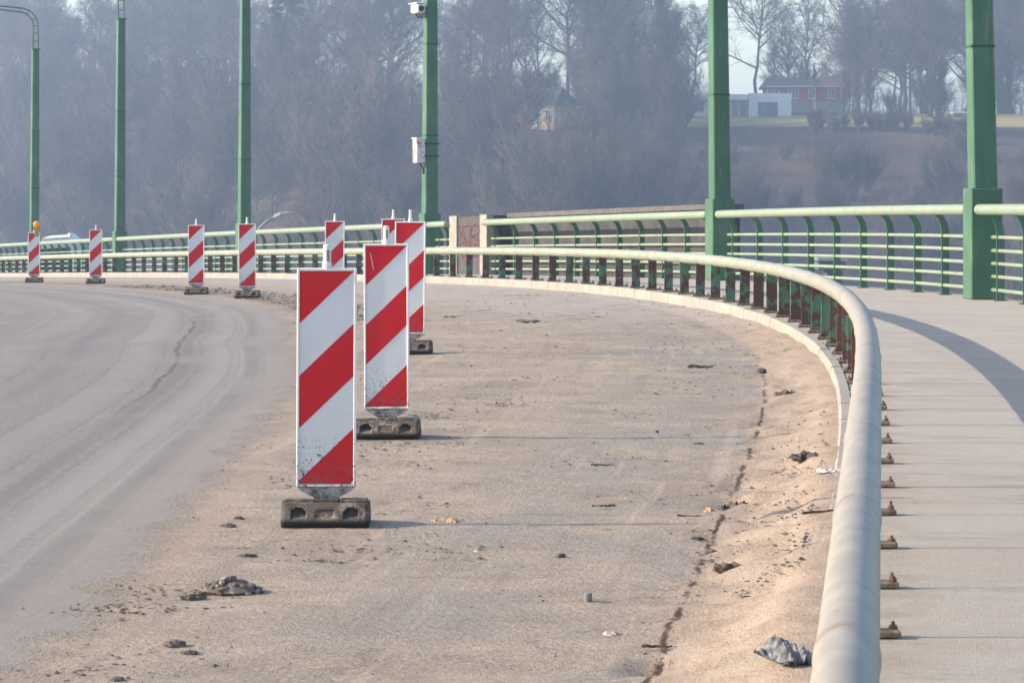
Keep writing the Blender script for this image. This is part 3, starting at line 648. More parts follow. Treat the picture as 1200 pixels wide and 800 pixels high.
def ground_at(xc, d): x, y = cw(xc, d); return Vector((x, y, hill(xc, d)))
d_ = 76.; xc = (299 - 600) / FPX * d_; gpt = ground_at(xc, d_); zt = CAM_H - (272 - 198) * d_ / FPX - gpt.z; zh = CAM_H - (252 - 198) * d_ / FPX - gpt.z
t = thing('street_lamp', 'small grey bent street lamp showing beyond the railing', 'street lamp', gpt, (0, 0, HEAD))
MB().tube([(0, 0, -.3), (0, 0, zt - .9), (0, 0, zt - .35)], [.07, .06, .05], 10).build('pole', M['lamp_grey'], t, True)
MB().tube([(0, 0, zt - .4), (.03, 0, zt - .12), (.14, 0, zt + .12), (.32, 0, zt + .30), (.58, 0, zh - .04)], [.05, .042, .036, .032, .03], 10).build('arm', M['lamp_grey'], t, True)
hd = MB(); hd.add([(.52, -.09, zh - .10), (.52, .09, zh - .10), (.74, .13, zh - .01), (1.12, .04, zh + .09), (1.12, -.04, zh + .09), (.74, -.13, zh - .01), (.54, -.06, zh), (.54, .06, zh), (.76, .08, zh + .10), (1.05, .03, zh + .11), (1.05, -.03, zh + .11), (.76, -.08, zh + .10)],
   [(0, 5, 4, 3, 2, 1), (6, 7, 8, 9, 10, 11), (0, 1, 7, 6), (1, 2, 8, 7), (2, 3, 9, 8), (3, 4, 10, 9), (4, 5, 11, 10), (5, 0, 6, 11)]); hd.build('lamp_head', simple('lamp_head_metal', (.45, .47, .5), (.3, .32, .34), 5, .35), t)

d_ = 98.; xc = (66 - 600) / FPX * d_; gpt = ground_at(xc, d_); zt = CAM_H - (276 - 198) * d_ / FPX - gpt.z
t = thing('parked_van', 'pale white van roof showing over the railing near the farthest lamp post', 'van', gpt, (0, 0, HEAD + .1))
k = zt
MB().prism([(-.75, .35), (-.8, k * .55), (-.55, k * .93), (-.4, k * .985), (.6, k), (.8, k * .95), (.85, .35)], -2.0, 2.0).build('body', M['white'], t)
MB().prism([(-.62, k * .58), (-.5, k * .88), (.66, k * .9), (.72, k * .58)], -2.03, -2.004).build('windscreen', M['dark'], t)
MB().tube([(.62, -1.2, k - .02), (.62, -1.2, k + .12)], .09, 10).build('roof_vent', M['white'], t)
for sx in (-.7, .7):
    for sy in (-1.3, 1.3): MB().tube([(sx - .1, sy, .34), (sx + .1, sy, .34)], .34, 16).build('wheel', M['dark'], t)
s_m, o_m = POST_S[5] - 1.5, 2.55
s_m = outer_s(61) - 1.0; pm = at(s_m, 2.4)
t = thing('marker_post', 'small orange and white marker post behind the far guardrail', 'marker post', pm)
MB().tube([(0, 0, .04), (0, 0, .22)], .06, 12, 0).tube([(0, 0, .22), (0, 0, .40)], .06, 12, 1).tube([(0, 0, .40), (0, 0, .58)], .06, 12, 0).build('post', [simple('orange_plastic', (.7, .2, .06), None, 8, .5), M['white']], t)
MB().box((0, 0, .02), (.26, .26, .04), bev=.01).build('base', M['dark'], t)
# green footbridge canopy low behind the railing
d_ = 150.; xc = (972 - 600) / FPX * d_; gpt = ground_at(xc, d_); zt = CAM_H - (299 - 198) * d_ / FPX
t = thing('shelter', 'low pale green shelter roof glimpsed through the railing bars below the bridge', 'shelter', gpt, (0, 0, HEAD))
hh = zt - gpt.z
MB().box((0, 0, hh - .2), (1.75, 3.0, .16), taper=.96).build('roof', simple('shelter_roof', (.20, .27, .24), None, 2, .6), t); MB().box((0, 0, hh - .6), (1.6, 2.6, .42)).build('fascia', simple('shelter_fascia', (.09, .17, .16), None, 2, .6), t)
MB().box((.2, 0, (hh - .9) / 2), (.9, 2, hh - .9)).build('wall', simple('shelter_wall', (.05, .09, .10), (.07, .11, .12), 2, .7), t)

# ---------------------------------------------------------------- dirt, scraps and gravel on the closed lane
D = {k: simple('debris_' + k, c, c2, sc, r, .3, obj=False) for k, c, c2, sc, r in (
    ('mud', (.13, .105, .088), (.20, .165, .138), 24, .95), ('dark', (.05, .045, .042), (.1, .085, .075), 40, .9), ('stone', (.42, .36, .31), (.34, .29, .25), 20, .9),
    ('wood', (.12, .085, .06), (.07, .052, .04), 40, .9), ('tan', (.42, .28, .17), (.33, .22, .14), 20, .8), ('foil', (.045, .047, .052), (.22, .225, .235), 26, .55),
    ('green', (.13, .20, .14), (.2, .25, .18), 20, .6), ('can', (.17, .15, .14), (.25, .22, .2), 20, .5), ('paper', (.72, .68, .62), None, 20, .8), ('blue', (.06, .09, .25), None, 20, .6), ('red', (.45, .09, .05), None, 20, .6))}
def heap(px, py, wpx, hpx, label, mats=('mud', 'dark', 'stone'), n=26, seed=1, name='mud_clod', cat='mud'):
    p, d, s, off = road_point(px, py); k = d / FPX; rr = random.Random(seed); w = wpx * k; dep = w * .55; h = hpx * k; m = MB()
    m.rock((0, 0, h * .10), (w * .8, dep * .9, h * .7), 0, .3, 0, seed, 6, 14)
    for i in range(n):
        a = rr.random() * 6.28; r_ = rr.random() ** .6; x, y = math.cos(a) * r_ * w / 2, math.sin(a) * r_ * dep / 2; g = w * rr.uniform(.05, .17) * (1 - .4 * r_)
        z = h * .5 * (1 - r_) ** .8; m.rock((x, y, z + g * .15), (g * 1.5, g, g * .6), rr.random() * 3, .4, rr.choice((0, 0, 0, 1, 2)), seed * 50 + i, 4, 6)
    o = m.build(name, [D[q] for q in mats], None); o.location = p; o.rotation_euler = (0, 0, HEAD); return tag(o, label, cat)
heap(268, 694, 84, 30, 'largest cracked mud lump on the sand in the left foreground', seed=3, n=60)
heap(226, 701, 36, 10, 'flat dark mud crumbs at the left of the largest mud lump', n=20, seed=4, mats=('dark', 'mud', 'mud'))
heap(206, 757, 30, 18, 'small dark mud lump near the bottom edge left of centre', seed=5, n=16, mats=('mud', 'dark', 'dark'))
heap(222, 765, 26, 8, 'low mud crumbs just in front of the small dark mud lump', seed=6, n=14)
heap(268, 617, 24, 9, 'small mud heap left of the nearest beacon foot', seed=7, n=14)
heap(280, 609, 16, 9, 'dark mud clod beside the small heap left of the nearest foot', seed=8, n=8, mats=('dark', 'mud', 'mud'))
heap(289, 652, 30, 6, 'flat dark mud streak between the nearest beacon and the largest lump', seed=9, n=18, mats=('dark', 'mud', 'mud'))
heap(137, 797, 22, 10, 'mud clod cut by the bottom edge of the photo', seed=10, n=10, mats=('mud', 'dark', 'dark'))
def scrap(px, py, dims, label, mat, cat, name, rz=0, shape='rock', seed=1, ry=0):
    p, d, s, off = road_point(px, py); m = MB()
    if shape == 'rock': m.rock((0, 0, dims[2] * .35), dims, 0, .25, 0, seed, 6, 9)
    elif shape == 'slab':                                         # broken, uneven board
        rr = random.Random(seed); n = 11; v = []; f = []
        for i in range(n):
            e = min(1, .35 + 3.2 * min(i, n - 1 - i) / n); x = (i / (n - 1) - .5) * dims[0]; wy = dims[1] / 2 * (1 - .45 * rr.random()) * e; sh = rr.uniform(-.12, .12) * dims[1]; zz = dims[2] * (.65 + .6 * rr.random()) * (.5 + .5 * e)
            v += [(x, -wy + sh, 0), (x, wy + sh, 0), (x + rr.uniform(-.03, .03) * dims[0], wy * rr.uniform(.5, .95) + sh, zz * rr.uniform(.6, 1.1)), (x + rr.uniform(-.03, .03) * dims[0], -wy * rr.uniform(.5, .95) + sh, zz * rr.uniform(.6, 1.1))]
        f = [(k * 4 + i, k * 4 + (i + 1) % 4, k * 4 + 4 + (i + 1) % 4, k * 4 + 4 + i) for k in range(n - 1) for i in range(4)] + [(3, 2, 1, 0), tuple(range(4 * n - 4, 4 * n))]; m.add(v, f)
    elif shape == 'stick':
        rr = random.Random(seed); n = 7; m.tube([((i / (n - 1) - .5) * dims[0], rr.uniform(-.12, .12) * dims[0] * .4, dims[2] / 2 + abs(rr.gauss(0, .3)) * dims[2]) for i in range(n)], [dims[2] * .5 * (1 - .6 * i / n) for i in range(n)], 6)
    elif shape == 'can': m.tube([(0, 0, 0), (0, 0, .004), (0, 0, dims[2] * .92), (0, 0, dims[2] * .97), (0, 0, dims[2])], [dims[0] * .47, dims[0] / 2, dims[0] / 2, dims[0] * .46, dims[0] * .42], 16)
    elif shape == 'crumple':
        rr = random.Random(seed); n = 26; v = []; f = []
        for j in range(n):
            for i in range(n):
                x, y = (i / (n - 1) - .5), (j / (n - 1) - .5); q = Vector((x * 3.2 + seed, y * 3.2, 1)); hgt = max(0, 1 - 3.2 * (x * x + y * y)) ; r_ = mnoise.noise(q * 1.2); r2 = mnoise.noise(q * 2.9)
                v.append((x * dims[0] * (1 + .3 * r2), y * dims[1] * (1 + .35 * r_), dims[2] * max(.02, hgt * .7 + r_ * .75 + abs(r2) * .5 - .1)))
        f = [(j * n + i, j * n + i + 1, (j + 1) * n + i + 1, (j + 1) * n + i) for j in range(n - 1) for i in range(n - 1)]
        b = len(v); v += [(a, c, max(0, z - .006)) for a, c, z in v]; f += [tuple(b + q for q in reversed(t_)) for t_ in f]; m.add(v, f)
    o = m.build(name, D[mat]); o.location = p + Vector((0, 0, .003 if shape in ('can', 'crumple') else -.3 * dims[2] - .002)); o.rotation_euler = (0, R(ry), HEAD + R(rz)); return tag(o, label, cat)
scrap(922, 772, (.115, .2, .055), 'crumpled grey plastic sheet lying against the guardrail in the foreground', 'foil', 'litter', 'plastic_sheet', 20, 'crumple', 3)
scrap(945, 539, (.16, .2, .045), 'dark crumpled rubbish on the sand bank beside the kerb', 'dark', 'litter', 'rubbish', 10, 'crumple', 5)
scrap(971, 553, (.13, .10, .02), 'white paper scrap below the dark rubbish by the kerb', 'paper', 'litter', 'paper_scrap', 10, 'crumple', 8)
scrap(711, 597, (.085, .05, .016), 'flat green scrap under a dark stick on the lane', 'green', 'litter', 'plastic_scrap', 0, 'slab', 4)
scrap(708, 593, (.11, .05, .02), 'dark splinter lying across the flat green scrap', 'wood', 'wood', 'wood_splinter', 6, 'slab', 5)
scrap(523, 610, (.15, .16, .016), 'flat orange tan scrap right of the nearest beacon foot', 'tan', 'litter', 'cardboard_scrap', -4, 'slab', 6)
scrap(689, 706, (.030, .03, .034), 'small dark upright can on the bare lane', 'can', 'can', 'tin_can', 0, 'can')
scrap(716, 744, (.06, .07, .03), 'pale smooth stone near the bottom centre of the lane', 'stone', 'stone', 'pale_stone', 30, seed=11)
scrap(657, 652, (.045, .04, .03), 'brown blocky stone left of the dark can', 'wood', 'stone', 'brown_stone', 10, seed=12)
scrap(831, 600, (.045, .07, .03), 'tan block of rubble by the gutter seam', 'tan', 'rubble', 'rubble_block', 12, 'slab', 21)
scrap(848, 596, (.05, .06, .03), 'dark block of rubble beside the tan one', 'dark', 'rubble', 'rubble_block', 0, 'slab', 22)
scrap(868, 592, (.08, .07, .03), 'brown flat rubble right of the dark block', 'wood', 'rubble', 'rubble_block', -8, 'slab', 23)
scrap(847, 614, (.06, .06, .022), 'grey rubble chip just below the tan block', 'mud', 'rubble', 'rubble_chip', 0, 'slab', 24)
scrap(808, 605, (.11, .03, .012), 'thin pale stick left of the rubble by the seam', 'wood', 'stick', 'wood_stick', 0, 'stick', 25)
scrap(857, 664, (.16, .10, .03), 'long brown splinter of wood lying at the gutter seam', 'wood', 'wood', 'wood_splinter', 22, 'slab', 26)
scrap(832, 648, (.09, .08, .035), 'grey rubble pile at the seam above the long splinter', 'mud', 'rubble', 'rubble_chip', 0, seed=27)
scrap(817, 631, (.06, .05, .022), 'dark stone on the lane left of the gutter seam', 'dark', 'stone', 'dark_stone', 0, seed=28)
scrap(770, 758, (.10, .03, .012), 'thin brown stick near the bottom of the seam', 'wood', 'stick', 'wood_stick', 2, 'stick', 29)
scrap(819, 521, (.07, .06, .03), 'small black lump on the lane near a beacon shadow', 'dark', 'litter', 'black_lump', 0, seed=30)
scrap(791, 521, (.06, .03, .012), 'tiny red scrap left of the black lump', 'red', 'litter', 'plastic_scrap', 3, 'slab', 31)
scrap(770, 506, (.025, .025, .025), 'tiny blue scrap above the red scrap', 'blue', 'litter', 'plastic_scrap', 0, seed=32)
scrap(620, 377, (.28, .35, .03), 'dark flat scrap on the far part of the closed lane', 'dark', 'litter', 'flat_scrap', 4, 'slab', 33)
scrap(525, 372, (.18, .3, .03), 'dark scrap left of the far flat scrap', 'mud', 'litter', 'flat_scrap', 0, 'slab', 34)
scrap(821, 431, (.2, .10, .03), 'dark stick on the lane toward the curve', 'wood', 'stick', 'wood_stick', 2, 'stick', 35)
scrap(893, 435, (.08, .10, .05), 'dark pointed stone on the sand bank', 'dark', 'stone', 'dark_stone', 0, seed=36)
scrap(921, 462, (.17, .16, .045), 'brown wood chunk on the sand bank below the kerb', 'wood', 'wood', 'wood_chunk', 14, 'slab', 37)
scrap(706, 545, (.12, .03, .012), 'pair of thin sticks in the middle of the lane', 'wood', 'stick', 'wood_stick', 0, 'stick', 38)
scrap(960, 600, (.18, .04, .014), 'thin dark twig on the sand bank beside the guardrail', 'wood', 'stick', 'wood_stick', 28, 'stick', 39)

def stones(name, n, sfun, size, mats, seed):                       # loose gravel: one heap of tiny stones
    rng = np.random.default_rng(seed); base = np.array([(1, 0, 0), (0, 1, 0), (-1, 0, 0), (0, -1, 0), (0, 0, 1)], float); fa = np.array([(0, 1, 4), (1, 2, 4), (2, 3, 4), (3, 0, 4)])
    s, off = sfun(rng, n); x, y = line_xy(s, off); z = road_z(y, off); b = np.clip((off + .72) / .5, 0, 1); z = z + BANK(s) * b * b - .001
    g = size(rng, n, s); a = rng.random(n) * 6.28
    P = base[None] * (1 + rng.uniform(-.35, .35, (n, 5, 3))); P[:, :, 0] *= rng.uniform(.6, 1.8, n)[:, None]; P[:, :, 2] *= rng.uniform(.25, .7, n)[:, None]
    X = P[:, :, 0] * np.cos(a)[:, None] - P[:, :, 1] * np.sin(a)[:, None]; Y = P[:, :, 0] * np.sin(a)[:, None] + P[:, :, 1] * np.cos(a)[:, None]
    V = np.stack([X * g[:, None] + x[:, None], Y * g[:, None] + y[:, None], P[:, :, 2] * g[:, None] + z[:, None]], -1).reshape(-1, 3)
    F = (fa[None] + (np.arange(n) * 5)[:, None, None]).reshape(-1, 3); mi = np.repeat(rng.integers(0, len(mats), n), 4)
    return kind(raw_mesh(name, V, F, mats, mi), 'stuff')
def raw_mesh(name, V, F, mats, mi=None, parent=None, data_only=False):
    me = bpy.data.meshes.new(name); n = len(F); k = F.shape[1]
    me.vertices.add(len(V)); me.vertices.foreach_set('co', V.astype(np.float32).ravel()); me.loops.add(n * k); me.loops.foreach_set('vertex_index', F.astype(np.int32).ravel())
    me.polygons.add(n); me.polygons.foreach_set('loop_start', np.arange(0, n * k, k, dtype=np.int32)); me.polygons.foreach_set('loop_total', np.full(n, k, np.int32))
    for m in mats: me.materials.append(m)
    if mi is not None: me.polygons.foreach_set('material_index', mi.astype(np.int32))
    me.update(calc_edges=True)
    return me if data_only else link(name, me, parent)
def lane_spread(rng, n):
    s = 6.5 + 34 * rng.random(n * 6) ** 1.6; lo = np.interp(s, OB_S, OB_V); off = lo + (-.22 - lo) * rng.random(n * 6)
    w = np.array([mnoise.noise(Vector((a * .55, b * 1.3, 3))) + .6 * mnoise.noise(Vector((a * 1.9, b * 4, 8))) for a, b in zip(s, off)]); keep = np.where(w + rng.normal(0, .12, len(w)) > .08)[0]
    if len(keep) < n: keep = np.concatenate([keep, np.arange(n - len(keep))])
    keep = keep[:n]; return s[keep], off[keep]
stones('gravel', 12500, lane_spread, lambda r, n, s: .0022 + .0085 * r.random(n) ** 3.5 * (1 + s / 30), [D['mud'], D['dark'], D['stone'], D['wood'], D['mud']], 11)
def clump_spread(rng, n):
    k = 110; cs, co = lane_spread(rng, k); i = rng.integers(0, k, n); return cs[i] + rng.normal(0, .09, n), np.minimum(co[i] + rng.normal(0, .10, n), -.23)
stones('soil_crumbs', 4400, clump_spread, lambda r, n, s: .003 + .011 * r.random(n) ** 2.5, [D['dark'], D['mud'], D['mud']], 12)
def seam_spread(rng, n): s = 6 + 16 * rng.random(n) ** 1.2; return s, -.645 + rng.normal(0, .026, n) + .03 * np.sin(s * 2.1) * np.sin(s * .7)
stones('seam_grit', 1000, seam_spread, lambda r, n, s: (.0025 + .008 * r.random(n) ** 2.5), [D['dark'], D['mud'], D['wood']], 13)
def edge_spread(rng, n):
    s = 5 + 22 * rng.random(n); return s, np.interp(s, OB_S, OB_V) + .35 + np.abs(rng.normal(0, .35, n))
stones('edge_grit', 2600, edge_spread, lambda r, n, s: .0022 + .007 * r.random(n) ** 3, [D['mud'], D['dark'], D['tan'], D['stone']], 14)
def far_spread(rng, n):
    s = 29 + 24 * rng.random(n); return s, np.interp(s, OB_S, OB_V) + .35 + rng.random(n) * 1.0
stones('dug_soil', 1600, far_spread, lambda r, n, s: .012 + .035 * r.random(n) ** 2.5, [D['dark'], D['mud'], D['mud']], 15)

# ---------------------------------------------------------------- trees
def perp(dv):
    a = np.where(np.abs(dv[:, 2:3]) < .9, np.array([[0, 0, 1.]]), np.array([[1., 0, 0]])); u = np.cross(dv, a); u /= np.linalg.norm(u, axis=1, keepdims=True); return u, np.cross(dv, u)
def prisms(p0, p1, r0, r1, n=3):
    dv = p1 - p0; dv = dv / np.maximum(np.linalg.norm(dv, axis=1, keepdims=True), 1e-6); u, w = perp(dv); k = len(p0); vs = []
    for p, r in ((p0, r0), (p1, r1)):
        for i in range(n):
            a = 2 * math.pi * i / n; vs.append(p + (u * math.cos(a) + w * math.sin(a)) * r[:, None])
    V = np.stack(vs, 1).reshape(-1, 3); q = []
    for i in range(n): j = (i + 1) % n; q += [(i, j, n + j), (i, n + j, n + i)]
    F = (np.array(q)[None] + (np.arange(k) * 2 * n)[:, None, None]).reshape(-1, 3); return V, F
def spikes(p0, p1, r0):
    dv = p1 - p0; dv = dv / np.maximum(np.linalg.norm(dv, axis=1, keepdims=True), 1e-6); u, w = perp(dv); k = len(p0)
    V = np.stack([p0 + u * r0[:, None], p0 + (-.5 * u + .87 * w) * r0[:, None], p0 + (-.5 * u - .87 * w) * r0[:, None], p1], 1).reshape(-1, 3)
    F = (np.array([(0, 1, 3), (1, 2, 3), (2, 0, 3)])[None] + (np.arange(k) * 4)[:, None, None]).reshape(-1, 3); return V, F
def joinm(L):
    V = []; F = []; b = 0
    for v, f in L: V.append(v); F.append(f + b); b += len(v)
    return np.concatenate(V), np.concatenate(F)
def children(rng, p0, p1, n, ang, ln, lo=.25, up=.25):
    k = len(p0); t = lo + (1 - lo) * rng.random((k, n)); dv = p1 - p0; L = np.linalg.norm(dv, axis=1); du = dv / L[:, None]; u, w = perp(du)
    az = rng.random((k, n)) * 2 * math.pi; a = ang * (.7 + .6 * rng.random((k, n)))
    d = du[:, None] * np.cos(a)[..., None] + (u[:, None] * np.cos(az)[..., None] + w[:, None] * np.sin(az)[..., None]) * np.sin(a)[..., None]
    d[..., 2] += up; d /= np.linalg.norm(d, axis=-1, keepdims=True); q0 = p0[:, None] + dv[:, None] * t[..., None]
    l = L[:, None] * ln * (.6 + .7 * rng.random((k, n))) * (1.15 - .5 * t); return q0.reshape(-1, 3), (q0 + d * l[..., None]).reshape(-1, 3)
def bare_tree(seed, H=22., limbs=24, low=.28, ang=.75, lspan=.36, tw=1.0, up=.3, forks=1):
    rng = np.random.default_rng(seed); L = []; zs = np.linspace(0, H * .97, 9); tp = np.c_[np.cumsum(rng.normal(0, H * .012, 9)), np.cumsum(rng.normal(0, H * .012, 9)), zs]; tp[0, :2] = 0
    tr = H * .0125 * (1 - .93 * zs / zs[-1]) + .015; trunk = prisms(tp[:-1], tp[1:], tr[:-1], tr[1:], 7)
    z = H * (low + (.95 - low) * rng.random(limbs) ** .9); z.sort(); q0 = np.c_[np.interp(z, zs, tp[:, 0]), np.interp(z, zs, tp[:, 1]), z]; az = np.arange(limbs) * 2.4 + rng.normal(0, .4, limbs); k = (z - z[0]) / (z[-1] - z[0] + 1e-6)
    a = ang * (1.15 - .55 * k) * (.8 + .4 * rng.random(limbs)); ln = H * lspan * (1.05 - .68 * k) * (.7 + .5 * rng.random(limbs)); d = np.c_[np.cos(az) * np.sin(a), np.sin(az) * np.sin(a), np.cos(a)]
    m0 = q0 + d * ln[:, None] * .5; d2 = d.copy(); d2[:, 2] += .35; d2 /= np.linalg.norm(d2, axis=1, keepdims=True); q1 = m0 + d2 * ln[:, None] * .55
    rl = np.interp(z, zs, tr) * .7 + .02; L.append(prisms(q0, m0, rl, rl * .65, 5)); L.append(prisms(m0, q1, rl * .65, rl * .2, 4))
    A0 = np.concatenate([q0, m0]); A1 = np.concatenate([m0, q1]); b0, b1 = children(rng, A0, A1, 6, .75, .85, .2, up); L.append(prisms(b0, b1, np.full(len(b0), .048 * H / 22), np.full(len(b0), .018), 3))
    c0, c1 = children(rng, b0, b1, 6, .8, .66, .15, up * .7); L.append(spikes(c0, c1, np.full(len(c0), .021 * tw)))
    e0, e1 = children(rng, c0, c1, 4, .6, .6, .1, up * .5); L.append(spikes(e0, e1, np.full(len(e0), .0125 * tw)))
    return trunk, joinm(L), (q0, m0, q1, tp, zs)
def shrub(seed, H=6., stems=16, tw=1.0):
    rng = np.random.default_rng(seed); az = rng.random(stems) * 6.28; lean = .12 + .4 * rng.random(stems); ln = H * (.6 + .45 * rng.random(stems)); p0 = np.c_[rng.normal(0, .25, (stems, 2)), np.zeros(stems)]
    p1 = p0 + np.c_[np.cos(az) * np.sin(lean), np.sin(az) * np.sin(lean), np.cos(lean)] * ln[:, None]; trunk = prisms(p0, p1, np.full(stems, H * .007), np.full(stems, .008), 4)
    b0, b1 = children(rng, p0, p1, 10, .55, .42, .15, .35); c0, c1 = children(rng, b0, b1, 7, .55, .55, .1, .25); e0, e1 = children(rng, c0, c1, 5, .55, .6, .1, .2)
    return trunk, joinm([prisms(b0, b1, np.full(len(b0), .022), np.full(len(b0), .009), 3), spikes(c0, c1, np.full(len(c0), .018 * tw)), spikes(e0, e1, np.full(len(e0), .014 * tw))])
def leaf_quads(rng, c, size):
    n = len(c); d = rng.normal(size=(n, 3)); d /= np.linalg.norm(d, axis=1, keepdims=True); u, w = perp(d); g = size * (.6 + .8 * rng.random(n))[:, None]
    V = np.stack([c - u * g, c - w * g * .6, c + u * g, c + w * g * .6], 1).reshape(-1, 3); F = (np.array([(0, 1, 2), (0, 2, 3)])[None] + (np.arange(n) * 4)[:, None, None]).reshape(-1, 3); return V, F
KINDS = {}
def reg(k, trunk, crown, tm=None, cm=None, leaves=None):
    t_ = raw_mesh('trunk', trunk[0], trunk[1], [tm or M['bark']], data_only=True); c_ = raw_mesh('crown', crown[0], crown[1], [cm or M['twig']], data_only=True)
    KINDS[k] = (t_, c_, raw_mesh('foliage', leaves[0], leaves[1], [M['leaf']], data_only=True) if leaves is not None else None)
for i in range(5):
    a, b, _ = bare_tree(100 + i, 22, 22 + i, .22 + .07 * (i % 3), .72 + .1 * (i % 3), .40 + .05 * (i % 2), 1.0, .06); reg('tall%d' % i, a, b)
for i in range(4):
    a, b, _ = bare_tree(200 + i, 13, 20, .16, .8, .46, .85, .08); reg('mid%d' % i, a, b)
for i in range(4): a, b = shrub(300 + i, 5.5, 15 + i); reg('shrub%d' % i, a, b)
for i in range(2): a, b, _ = bare_tree(400 + i, 14, 18, .35, .5, .24, .7, .1); reg('birch%d' % i, a, b, M['birch'])
for i in range(3):
    a, b, g_ = bare_tree(500 + i, 21, 24, .2, .7, .34); rng = np.random.default_rng(60 + i); q0, m0, q1, tp, zs = g_; cs = []
    for p_, q_ in zip(np.concatenate([q0, m0]), np.concatenate([m0, q1])):
        if rng.random() < .72:
            n = int(rng.integers(60, 190)); t_ = rng.random(n)[:, None]; cs.append(p_ + (q_ - p_) * t_ + rng.normal(0, .42, (n, 3)))
    n = 1500; z = 20 * rng.random(n) ** .8; cs.append(np.c_[np.interp(z, zs, tp[:, 0]), np.interp(z, zs, tp[:, 1]), z] + rng.normal(0, .45, (n, 3))); reg('ivy%d' % i, a, b, leaves=leaf_quads(rng, np.concatenate(cs), .17))
def spruce(seed, H=24.):
    rng = np.random.default_rng(seed); zs = np.linspace(0, H, 6); tp = np.c_[np.zeros((6, 2)), zs]; tr = H * .011 * (1 - .95 * zs / H); trunk = prisms(tp[:-1], tp[1:], tr[:-1], tr[1:], 7); n = 230; z = H * (.08 + .91 * rng.random(n)); az = rng.random(n) * 6.28; ln = (H - z) * .23 * (.7 + .5 * rng.random(n)) + .3
    p0 = np.c_[np.zeros((n, 2)), z]; p1 = p0 + np.c_[np.cos(az) * ln, np.sin(az) * ln, -.28 * ln]; b0, b1 = children(rng, p0, p1, 10, .7, .42, .15, -.1); c0, c1 = children(rng, b0, b1, 6, .7, .6, .1, -.15)
    return trunk, joinm([prisms(p0, p1, np.full(n, .03), np.full(n, .008), 3), spikes(b0, b1, np.full(len(b0), .07)), spikes(c0, c1, np.full(len(c0), .10))])
a, b = spruce(9); reg('spruce', a, b, None, M['needle'])
def plant(k, xc, d, h, label, cat, name, group, rz=None, z=None, slim=1.0):
    base = {'tal': 22., 'mid': 13., 'shr': 5.5, 'bir': 14., 'ivy': 21., 'spr': 24.}[k[:3]]
    sh = min(130., recede(xc, d)); xc *= (d + sh) / d; d += sh; x, y = cw(xc, d); t = thing(name, label, cat, (x, y, hill(xc, d) - .15), (random.gauss(0, .02), random.gauss(0, .02), random.random() * 6.28 if rz is None else rz), group); sc = h / base
    w = sc * random.uniform(.85, 1.35); t.scale = (w * slim, w * slim, sc); a, b, c = KINDS[k]
    link('trunk', a, t); link('crown', b, t)
    if c is not None: link('foliage', c, t)
    return t
def XC(px, d): return (px - 600) / FPX * d
rr = random.Random(21)
COLS = [(46, 'left of the farthest lamp post'), (140, 'between the two leftmost lamp posts'), (287, 'right of the second lamp post from the left'), (503, 'between the bent lamp and the post with the box'), (665, 'between the post with the box and the tan house'), (843, 'between the tan house and the second lamp post'), (1012, 'beside or behind the white and red houses'), (1150, 'between the red house and the nearest lamp post'), (9999, 'right of the nearest lamp post')]
def where(px): return next(b for a, b in COLS if px < a)
# single trees one can point to
plant('spruce', XC(338, 428), 428, 29, 'only dark spruce tree on the hilltop, behind the fourth lamp post', 'spruce tree', 'spruce_tree', None)
plant('ivy0', XC(783, 415), 415, 22, 'ivy-clad greenish tree left of the second nearest lamp post', 'tree', 'ivy_tree', None)
plant('ivy0', XC(708, 412), 412, 15, 'dark ivy-clad tree right of the tan house', 'tree', 'ivy_tree', None)
plant('ivy1', XC(722, 398), 398, 13, 'low dark ivy-clad tree between the tan house and the white house', 'tree', 'ivy_tree', None)
plant('ivy1', XC(738, 405), 405, 17, 'dark ivy-clad tree just left of the greenish one', 'tree', 'ivy_tree', None)
plant('ivy2', XC(1098, 402), 402, 11, 'low greenish leafy tree left of the nearest lamp post', 'tree', 'ivy_tree', None)
plant('ivy2', XC(205, 450), 450, 16, 'dark ivy-clad tree in the far left wood between two lamp posts', 'tree', 'ivy_tree', None)
plant('tall1', XC(884, 455), 455, 24, 'thin bare tree standing alone behind the white house against the sky', 'tree', 'bare_tree', None)
plant('tall3', XC(921, 462), 462, 19, 'shorter bare tree rising behind the roof of the red house', 'tree', 'bare_tree', None)
plant('tall0', XC(903, 458), 458, 12, 'small bare tree between the thin tree and the red house', 'tree', 'bare_tree', None)
plant('birch0', XC(955, 408), 408, 10, 'slender white-stemmed birch in front of the red house windows', 'birch tree', 'birch_tree', None, slim=.55)
plant('mid1', XC(994, 432), 432, 9, 'bare tree standing in front of the right end of the red house', 'tree', 'bare_tree', None)
plant('mid3', XC(1022, 436), 436, 11, 'bare tree just right of the red house', 'tree', 'bare_tree', None)
plant('birch1', XC(1001, 408), 408, 9.5, 'slender birch right of the red house, at the edge of the lawn', 'birch tree', 'birch_tree', None, slim=.5)
plant('mid2', XC(805, 404), 404, 6, 'small bare tree in front of the white house left wing', 'tree', 'bare_tree', None)
n_big = 0
for i in range(112):                          # hilltop wood
    px = rr.uniform(-40, 1240); d = rr.uniform(432, 505)
    if 846 < px < 948: continue
    if i > 92: px = rr.uniform(950, 1230); d = rr.uniform(470, 520)
    if 780 < px < 1015 and d < 466: d = rr.uniform(468, 520)
    if 815 < px < 845: continue
    plant('tall%d' % rr.randrange(5), XC(px, d), d, rr.uniform(19, 28), 'tall bare hilltop tree, ' + where(px), 'tree', 'bare_tree', 'tall bare trees of the hilltop wood'); n_big += 1
n_mid = 0
for i in range(46):
    px = rr.uniform(-30, 430); d = rr.uniform(285, 405); plant('mid%d' % rr.randrange(4), XC(px, d), d, rr.uniform(6, 12), 'bare branching tree %s on slope, ' % ('low' if d < 350 else 'high') + where(px), 'tree', 'bare_tree', 'bare young trees on the wooded slope')
